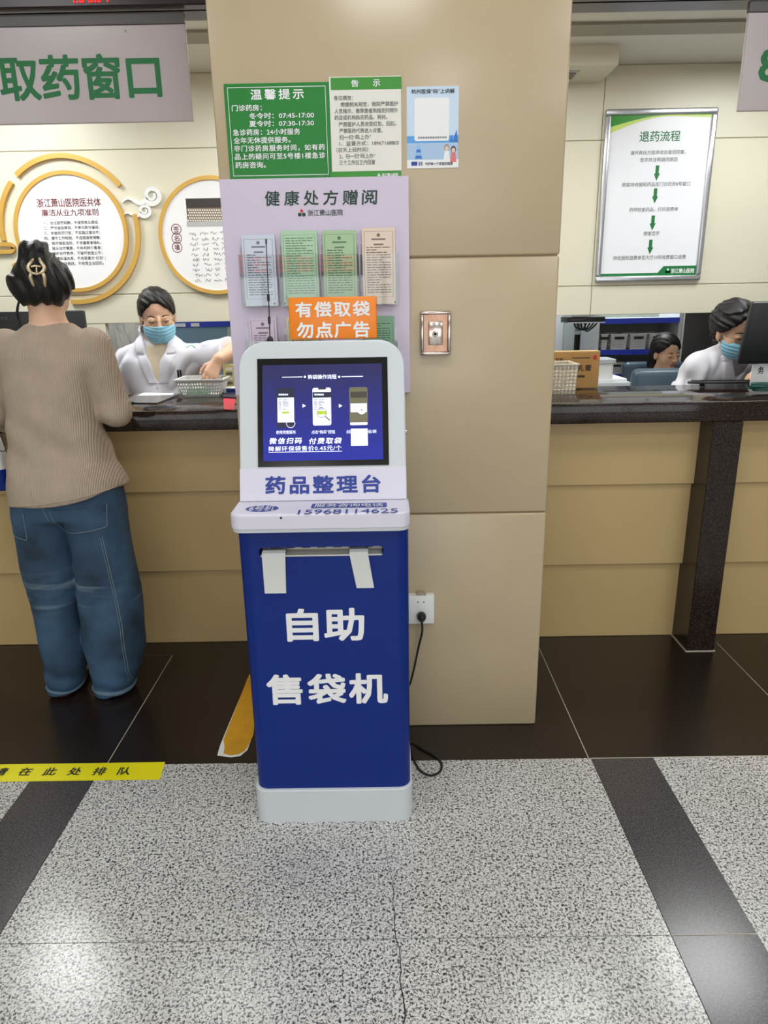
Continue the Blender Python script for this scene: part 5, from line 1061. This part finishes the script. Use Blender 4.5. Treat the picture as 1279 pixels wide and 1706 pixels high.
for cx_, cy_, rx_, ry_, z_ in ((-1.281, 2.443, .062, .077, .036), (-1.090, 2.444, .074, .082, .028)):
    b = MB(); b.tube([(cx_ + rx_ * math.cos(a), cy_ + ry_ * math.sin(a), z_ + .004 * math.sin(2 * a)) for a in np.linspace(0, 2 * math.pi, 28, endpoint=False)], .010, 8, closed=True); b.build('rolled_cuff', m_cuff, t)
for x in (-1.278, -1.088):
    def shoe(p, x=x): return smax(smin(ell(p, (x, 2.447, .022), (.040, .072, .034)), ell(p, (x, 2.53, .022), (.042, .085, .036)), .03), -p[:, 2], .004)
    sdf_obj('shoe', shoe, (x - .07, 2.33, -.01), (x + .07, 2.64, .10), .005, mat('brown_shoe', (74, 58, 46), .6), t)
def hair_c(p):
    q = hd.loc(p); d = hd.hair_fn(p, low=-.070, vol=.011)
    d = smin(d, hd.k * ell(q, (0, -.10, .030), (.052, .040, .072)), .03)                      # twisted roll at the back
    for c, r in (((-.022, -.080, .120), (.026, .028, .026)), ((.022, -.076, .124), (.020, .026, .022)), ((.0, -.10, .085), (.040, .034, .040)), ((.076, -.035, .022), (.032, .05, .046)), ((-.076, -.035, .012), (.034, .05, .044)), ((.05, -.075, .0), (.044, .036, .05)), ((-.05, -.075, -.008), (.042, .036, .045))): d = smin(d, hd.k * ell(q, c, r), .028)
    d = smax(d, -hd.k * ell(q, (.090, .008, -.034), (.036, .040, .050)), .008); d = smax(d, -hd.k * ell(q, (-.090, .008, -.034), (.036, .040, .050)), .008)
    return d - .0030 * np.sin(q[:, 0] * 150 + 4 * np.sin(q[:, 2] * 22) + q[:, 1] * 60)
e_ = np.array([.19, .19, .2]); sdf_obj('hair', hair_c, hd.c - e_, hd.c + e_, .004, m_hair, t)
b = MB()
for x0, z1 in ((-.092, -.20), (-.088, -.17), (-.094, -.15)): b.tube([hd.w(-.080, .02, .0), hd.w(x0 - .010, .02, -.07), hd.w(x0 + .002, .012, z1 * .8), hd.w(x0 + .02, .005, z1)], [.0030, .0022, .0016, .0008], 6, smooth_path=6)
b.build('loose_strands', m_hair, t)
m_clip = mat('champagne_metal', (214, 196, 164), .28, .6); b = MB(); yb = -.146; _w = hd.w; hd.w = lambda x, y, z: _w(.012 + x * .72, y, .022 + (z - .022) * .74)
for sx in (-1, 1):
    b.tube([hd.w(sx * .012, yb + .010, .085), hd.w(sx * .020, yb - .004, .064), hd.w(sx * .034, yb - .008, .040), hd.w(sx * .030, yb - .008, .022), hd.w(sx * .018, yb - .010, .010)], [.0035, .005, .006, .006, .005], 8, smooth_path=5)
    b.tube([hd.w(sx * .022, yb - .008, .014), hd.w(sx * .030, yb - .004, -.004), hd.w(sx * .026, yb + .008, -.030), hd.w(sx * .024, yb + .018, -.040)], [.005, .006, .005, .003], 8, smooth_path=5)
b.tube([hd.w(-.020, yb - .008, .040), hd.w(0, yb - .010, .043), hd.w(.020, yb - .008, .040)], .0032, 8, smooth_path=4); b.tube([hd.w(-.018, yb - .010, .012), hd.w(0, yb - .012, .006), hd.w(.018, yb - .010, .012)], .0036, 8, smooth_path=4); b.tube([hd.w(.002, yb - .009, .042), hd.w(.000, yb - .009, .012)], .0026, 8)
b.build('hair_clip', m_clip, t); hd.w = _w
hd.trims(t); hd.spectacles(t, m_black)
# shopping bag hanging from her left forearm
bxs = [P(-60, 760, 2.66)[0], P(21, 760, 2.66)[0]]; zt_, zm_, zb_ = P(10, 722, 2.64)[2], P(10, 774, 2.64)[2], P(10, 814, 2.64)[2]
t = empty('shopping_bag', (bxs[0] + .07, 2.64, zb_), 'white and blue bag hanging at the left photo edge beside the sweater', 'bag')
def bagfn(p): return loft(p, [(zb_, (bxs[0] + bxs[1]) / 2, 2.625, (bxs[1] - bxs[0]) / 2, .035), ((zb_ + zt_) / 2, (bxs[0] + bxs[1]) / 2, 2.62, (bxs[1] - bxs[0]) / 2 - .004, .045), (zt_, (bxs[0] + bxs[1]) / 2 - .004, 2.625, (bxs[1] - bxs[0]) / 2 - .012, .018)], 4, .006) + folds(p, .002, 40, 3)
sdf_obj('bag_body', bagfn, (bxs[0] - .02, 2.54, zb_ - .02), (bxs[1] + .02, 2.70, zt_ + .02), .005, [m_plastic, m_blue], t, paint=lambda c: (c[:, 2] < zm_ + (c[:, 0] - bxs[0]) * -.05))
b = MB(); xm = (bxs[0] + bxs[1]) / 2
for s_ in (-.03, .03): b.tube([(xm + s_, 2.622, zt_ - .01), (xm + s_ * .8 + .008, 2.628, zt_ + .03), (-1.384 + s_ * .25, 2.642, 1.076)], .003, 8, smooth_path=5)
b.build('handle', m_soft, t)
b = MB(); b.tube([P(1, 724, 2.57), P(6, 738, 2.568), P(9, 750, 2.566), P(4, 752, 2.566), P(-3, 750, 2.57)], .0016, 6, smooth_path=5); b.build('drawstring', m_soft, t)

# ---- staff in white coats
def seated_lower(cx, cy, hip, fy):
    """trousers and shins of somebody on a high stool, hidden behind the counter; fy the forward y direction"""
    def f(p):
        d = ell(p, (cx, cy, hip), (.165, .125, .11))
        for s_ in (-1, 1): d = smin(d, chain(p, [(cx + s_ * .085, cy, hip - .02), (cx + s_ * .10, cy + fy * .30, hip + .0 - .04), (cx + s_ * .10, cy + fy * .28, .10), (cx + s_ * .10, cy + fy * .36, .035)], [.085, .062, .045, .034], .02), .04)
        return d
    return f
def stool(x, y, z, label):
    t = empty('stool', (x, y, 0), label, 'stool', 'staff stools'); MB().lathe([(.02, -.05), (.165, -.05), (.175, -.03), (.165, 0)], (x, y, z), (0, 0, 1), 28).build('seat', m_leather, t); MB().tube([(x, y, .03), (x, y, z - .05)], .028, 12).build('column', m_alu, t); MB().lathe([(.20, 0), (.20, .012), (.04, .035), (.03, .04)], (x, y, .0005), (0, 0, 1), 28).build('base', m_alu, t)
def coat_person(cx, cy, label, hd, prof, arms, sleeves, hands, v, lower, lo, hi, shirt, hairfn, mask=True, specs=True, ponytail=None, neck=None, arm_r=None, seat_rot=None, shear=None):
    """prof: torso profile; arms: joint lists; sleeves: how far along each arm the sleeve reaches; v: (x, z bottom, z top, half width at top, front y)"""
    t = empty('person', (cx, cy, 0), label, 'person'); ar = arm_r or [.043, .036, .026]
    def tp(p): return p if shear is None else shear(p)
    def body(p):
        d = hd.fn(p); d = smin(d, chain(p, [hd.w(0, -.025, -.05), neck], [.050, .054], .02), .022); d = smin(d, loft(tp(p), [(z, a, b, rx - .022, ry - .020) for z, a, b, rx, ry in prof]), .03)
        for A, h in zip(arms, hands): d = smin(d, chain(p, A, ar, .02), .03); d = smin(d, hand_fn(p, h), .012)
        return smin(d, lower(p), .03)
    sdf_obj('body', body, lo, hi, .0042, [m_skin, m_lip], t, paint=hd.lips)
    xv, zb, zt, hw, sg = v
    def tors(p): return loft(tp(p), prof, 2.3, .02)
    def coat(p):
        d = tors(p)
        for A, sl in zip(arms, sleeves):
            A = [np.array(a, float) for a in A]; pts = [A[0], A[1]]; rs = [ar[0] + .018, ar[1] + .020]
            if sl < 1: pts = [A[0], A[0] + (A[1] - A[0]) * sl]; rs = [ar[0] + .018, ar[0] + .022]
            elif sl > 1: pts.append(A[1] + (A[2] - A[1]) * (sl - 1)); rs.append(ar[2] + .022)
            a_ = chain(p, pts, rs, .015)
            if sl != 2: e = pts[-1]; dr = _n(pts[-1] - pts[-2]); a_ = smax(a_, (p - e.astype(np.float32)) @ dr.astype(np.float32) - .006, .006)
            d = smin(d, a_, .035)
        q = tp(p); x = q[:, 0] - xv; half = (q[:, 2] - zb) / (zt - zb) * hw; front = (q[:, 1] - cy) * sg > -.01
        lap = np.clip(1 - np.abs(np.abs(x) - half - .024) / .030, 0, 1); lap = np.where((q[:, 2] > zb - .01) & (q[:, 2] < zt + .03) & front, np.clip(lap * 3, 0, 1), 0)
        notch = (np.abs(q[:, 2] - (zb + (zt - zb) * .62)) < .004) & (np.abs(x) > half + .016)
        d = d - .0075 * np.where(notch, 0, lap)
        collar = np.abs(ell(p, (neck[0], neck[1], neck[2] + .012), (.078, .074, .046))) - .006; collar = smax(collar, p[:, 2] - neck[2] - .044, .004); d = smin(d, smax(collar, -(neck[2] - .03 - p[:, 2]) * -1, .004), .010)
        dep = np.where(front, np.abs(x) - half, .05); d = smax(d, -np.minimum(.03, smax(dep * .9, -(tors(p) + .016), .004)), .003)
        cr = folds(p, 1.0, 30, int(abs(cx) * 100), (1.3, 1, .7)); return d + (.020 * (.35 - np.abs(cr)) + folds(p, .0022, 45, 4, (1, 1, .5))) * np.clip((zt + .03 - p[:, 2]) / .14, .08, 1)
    sdf_obj('white_coat', coat, lo, np.array(hi) - np.array([0, 0, .12]), .0046, m_coat, t)
    def shirt_fn(p): return loft(tp(p), [(z, a, b, rx - .011, ry - .011) for z, a, b, rx, ry in prof if z < zt + .02], 2.3, .015)
    def shirt_cut(p):
        d = shirt_fn(p); return smax(d, -ell(p, (neck[0], neck[1] + sg * .05, neck[2] + .02), (.07, .075, .075)), .006)
    sdf_obj('shirt', shirt_cut, lo, np.array(hi) - np.array([0, 0, .15]), .006, shirt, t)
    h = np.array([.2, .2, .22]); sdf_obj('hair', hairfn, hd.c - h, hd.c + h, .0036, m_hair, t)
    if ponytail: b = MB(); b.tube(*ponytail, 12, smooth_path=5); b.build('ponytail', m_hair, t)
    hd.trims(t)
    if specs: hd.spectacles(t)
    if mask: hd.mask(t)
    return t, coat

# left pharmacist, her left arm reaching into the basket
YL = 3.42; PX = P(262, 560, YL)[0]; sh = P(262, 572, YL)[2]
hz = P(262, 527, YL - .02); hd1 = Head((hz[0] + .004, YL - .03, hz[2] + .002), frame(180 + 20, -16, 3), .98)
prof1 = [(.78, PX, YL + .03, .18, .13), (.95, PX, YL + .03, .170, .125), (1.10, PX, YL + .02, .172, .122), (sh - .07, PX, YL + .01, .180, .112), (sh - .02, PX, YL, .150, .092), (sh + .025, PX, YL - .005, .085, .066), (sh + .05, PX, YL - .005, .06, .055)]
eb = P(392, 583, 3.30); wr = P(364, 598, 3.17); ft = P(352, 618, BY0 + .05)
A1L = [(PX + .160, YL + .01, sh - .070), tuple(eb), tuple(wr)]; A1R = [(PX - .160, YL + .01, sh - .075), (PX - .225, YL - .02, sh - .27), (PX - .15, YL - .10, .96)]
dft = ft - wr; h1L = hand_caps(wr + _n(dft) * .01, dft + np.array([-.01, -.02, -.035]), (-.35, .75, -.2), .28, -1, .82); h1R = hand_caps((PX - .145, YL - .108, .955), (.6, -.15, -.25), (0, 0, -1), .3, -1, .86)
def hair1(p):
    q = hd1.loc(p); d = hd1.hair_fn(p, part=.012, vol=.012); return smin(d, hd1.k * ell(q, (.035, -.085, -.03), (.034, .034, .05)), .02)
pt1 = ([hd1.w(.045, -.10, -.02), hd1.w(.060, -.10, -.07), hd1.w(.066, -.085, -.12), hd1.w(.062, -.075, -.165)], [.022, .024, .020, .008])
tp1, coat1 = coat_person(PX, YL, 'masked person in a white coat with ponytail, reaching into the basket at the left counter', hd1, prof1, (A1L, A1R), (.86, .9), (h1L, h1R), (PX + .012, 1.115, sh + .03, .062, -1), seated_lower(PX, YL + .05, .80, -1), (PX - .36, 2.98, -.01), (PX + .46, YL + .24, hd1.c[2] + .16), mat('cream_shirt', (222, 206, 180), .8, var=.05, vscale=30), hair1, True, True, pt1, (PX, YL - .005, sh + .045))
b = MB()
for dx in (.0, .011): q = surf_y(coat1, [PX + .105 + dx, PX + .108 + dx], [1.085, 1.165], 2.9, 1).astype(float); q[:, 1] -= .006; b.tube(list(q), .0042, 8); 
b.build('pocket_pens', m_black, tp1)
b = MB(); patch(b, coat1, [(PX + .125, 1.09), (PX + .162, 1.09), (PX + .158, 1.125), (PX + .125, 1.135)], 2.9, 1, .004, 5); b.build('badge', mat('grey_badge', (104, 124, 134), .4), tp1)
b = MB(); seam(b, coat1, [(PX + .150, sh - .02), (PX + .170, sh - .008), (PX + .195, sh - .02)], 2.9, 1, .003, 8); b.build('shoulder_emblem', mat('mint_thread', (110, 190, 160), .6), tp1)
b = MB(); q = surf_y(coat1, [PX + .008], [1.085], 2.9, 1).astype(float)[0]; b.lathe([(.006, 0), (.006, .003), (0, .0035)], q, (0, -1, 0), 12); b.build('coat_button', m_plastic, tp1)
stool(PX, YL + .06, .685, 'round high stool under the left masked person, hidden behind the counter')

# right pharmacist, bending over the counter
YR = 3.36; hz = P(1222, 551, YR - .10); QX = P(1196, 620, YR)[0]; sh2 = P(1180, 588, YR)[2]
hd2 = Head((hz[0], YR - .12, hz[2] + .004), frame(180 + 8, -20, 8), .98)
def shear2(p): q = p.copy(); q[:, 1] = q[:, 1] + np.clip((p[:, 2] - .85) * .30, 0, .2); q[:, 0] = q[:, 0] - np.clip((p[:, 2] - .85) * .18, 0, .12); return q
prof2 = [(.78, QX - .02, YR + .13, .18, .13), (.95, QX - .02, YR + .12, .178, .128), (1.08, QX - .02, YR + .11, .186, .125), (sh2 - .055, QX - .02, YR + .10, .195, .115), (sh2 - .0, QX - .01, YR + .10, .160, .095), (sh2 + .04, QX + .0, YR + .095, .085, .07), (sh2 + .055, QX + .0, YR + .095, .06, .055)]
nx = np.array([QX + .065, YR - .025, sh2 + .045])
A2R = [tuple(P(1168, 612, YR)), (P(1146, 660, YR + .02)[0], YR + .02, 1.01), (QX + .0, YR - .06, .93)]; A2L = [(QX + .235, YR - .02, sh2 - .05), (QX + .27, YR - .12, CT_Z + .075), (QX + .13, YR - .20, CT_Z + .06)]
h2R = hand_caps((QX + .01, YR - .065, .925), (.8, -.2, -.2), (0, 0, -1), .25, -1, .86); h2L = hand_caps((QX + .125, YR - .205, CT_Z + .065), (-.8, -.4, -.1), (0, 0, -1), .25, 1, .86)
def hair2(p):
    q = hd2.loc(p); d = hd2.hair_fn(p, part=-.01, vol=.017); d = smin(d, hd2.k * ell(q, (.02, -.09, .03), (.055, .045, .06)), .03); return d + .003 * np.sin(q[:, 0] * 90 + 5 * np.sin(q[:, 2] * 60))
tp2, coat2 = coat_person(QX, YR, 'masked person in a white coat bending over the right counter beside the large monitor', hd2, prof2, (A2R, A2L), (1.75, 1.75), (h2R, h2L), (QX + .0, 1.06, sh2 + .03, .062, -1), seated_lower(QX - .02, YR + .13, .80, -1), (QX - .32, YR - .42, -.01), (QX + .40, YR + .30, hd2.c[2] + .16), mat('grey_shirt', (150, 150, 160), .8, var=.08, vscale=40), hair2, True, True, None, tuple(nx), None, None, shear2)
stool(QX - .02, YR + .14, .685, 'round high stool under the right masked person, hidden behind the counter')

# seated woman further back
hd3 = Head((WX + .01, WY - .02, P(1105, 587, WY)[2]), frame(180 + 20, -14, 4), 1.0); s3 = hd3.c[2] - .20
prof3 = [(.50, WX - .02, WY + .02, .18, .13), (.70, WX - .02, WY + .02, .17, .125), (s3 - .10, WX - .02, WY + .015, .180, .115), (s3 - .02, WX - .02, WY + .01, .165, .095), (s3 + .03, WX - .02, WY, .09, .07), (s3 + .05, WX - .02, WY, .06, .055)]
A3 = [[(WX - .18, WY + .0, s3 - .06), (WX - .23, WY - .06, s3 - .30), (WX - .10, WY - .26, s3 - .28)], [(WX + .14, WY, s3 - .06), (WX + .20, WY - .06, s3 - .30), (WX + .08, WY - .26, s3 - .28)]]
h3 = [hand_caps((WX - .095, WY - .27, s3 - .28), (.4, -.8, 0), (0, 0, -1), .3, -1, .86), hand_caps((WX + .075, WY - .27, s3 - .28), (-.4, -.8, 0), (0, 0, -1), .3, 1, .86)]
def hair3(p):
    q = hd3.loc(p); d = hd3.hair_fn(p, part=.02, vol=.014, low=-.12); return smin(d, hd3.k * smin(ell(q, (.060, -.05, -.06), (.032, .042, .075)), ell(q, (-.055, -.06, -.06), (.03, .04, .07)), .02), .02)
def low3(p):
    d = ell(p, (WX - .02, WY + .03, .55), (.165, .125, .10))
    for s_ in (-1, 1): d = smin(d, chain(p, [(WX - .02 + s_ * .085, WY + .02, .60), (WX - .02 + s_ * .10, WY - .36, .57), (WX - .02 + s_ * .10, WY - .36, .10), (WX - .02 + s_ * .10, WY - .44, .035)], [.08, .06, .042, .034], .02), .04)
    return d
tp3, coat3 = coat_person(WX - .02, WY, 'person without mask, seated in the store room behind the right counter', hd3, prof3, A3, (1.9, 1.9), h3, (WX - .0, s3 - .18, s3 + .03, .06, -1), low3, (WX - .36, WY - .52, -.01), (WX + .34, WY + .20, hd3.c[2] + .16), mat('leafy_shirt', (120, 150, 96), .8, var=.5, vscale=45), hair3, False, False, None, (WX - .01, WY - .005, s3 + .045))
# somebody standing behind, hidden by the cream wall above chest height
SXp, SYp = P(222, 560, 4.75)[0], 4.80
hd4 = Head((SXp + .01, SYp, 1.60), frame(180), 1.0)
prof4 = [(.80, SXp, SYp, .16, .12), (1.0, SXp, SYp, .155, .115), (1.2, SXp, SYp, .165, .115), (1.34, SXp, SYp, .175, .105), (1.40, SXp, SYp, .14, .09), (1.44, SXp, SYp, .07, .06), (1.46, SXp, SYp, .055, .05)]
A4 = [[(SXp + .16, SYp, 1.35), (SXp + .20, SYp + .02, 1.08), (SXp + .20, SYp - .06, .86)], [(SXp - .16, SYp, 1.35), (SXp - .20, SYp + .02, 1.08), (SXp - .20, SYp - .06, .86)]]
h4 = [hand_caps((SXp + .2, SYp - .065, .85), (0, -.2, -1), (-1, 0, 0), .25, 1, .88), hand_caps((SXp - .2, SYp - .065, .85), (0, -.2, -1), (1, 0, 0), .25, -1, .88)]
def low4(p):
    d = ell(p, (SXp, SYp, .84), (.155, .115, .12))
    for s_ in (-1, 1): d = smin(d, chain(p, [(SXp + s_ * .08, SYp, .80), (SXp + s_ * .09, SYp, .45), (SXp + s_ * .09, SYp, .09), (SXp + s_ * .09, SYp - .12, .034)], [.085, .058, .042, .034], .02), .03)
    return d
coat_person(SXp, SYp, 'person in a white coat standing behind the left pharmacist, mostly hidden by the cream wall', hd4, prof4, A4, (1.9, 1.9), h4, (SXp, 1.2, 1.43, .06, -1), low4, (SXp - .30, SYp - .24, -.01), (SXp + .30, SYp + .2, 1.77), m_paper, lambda p: hd4.hair_fn(p), False, False, None, (SXp, SYp - .005, 1.45))
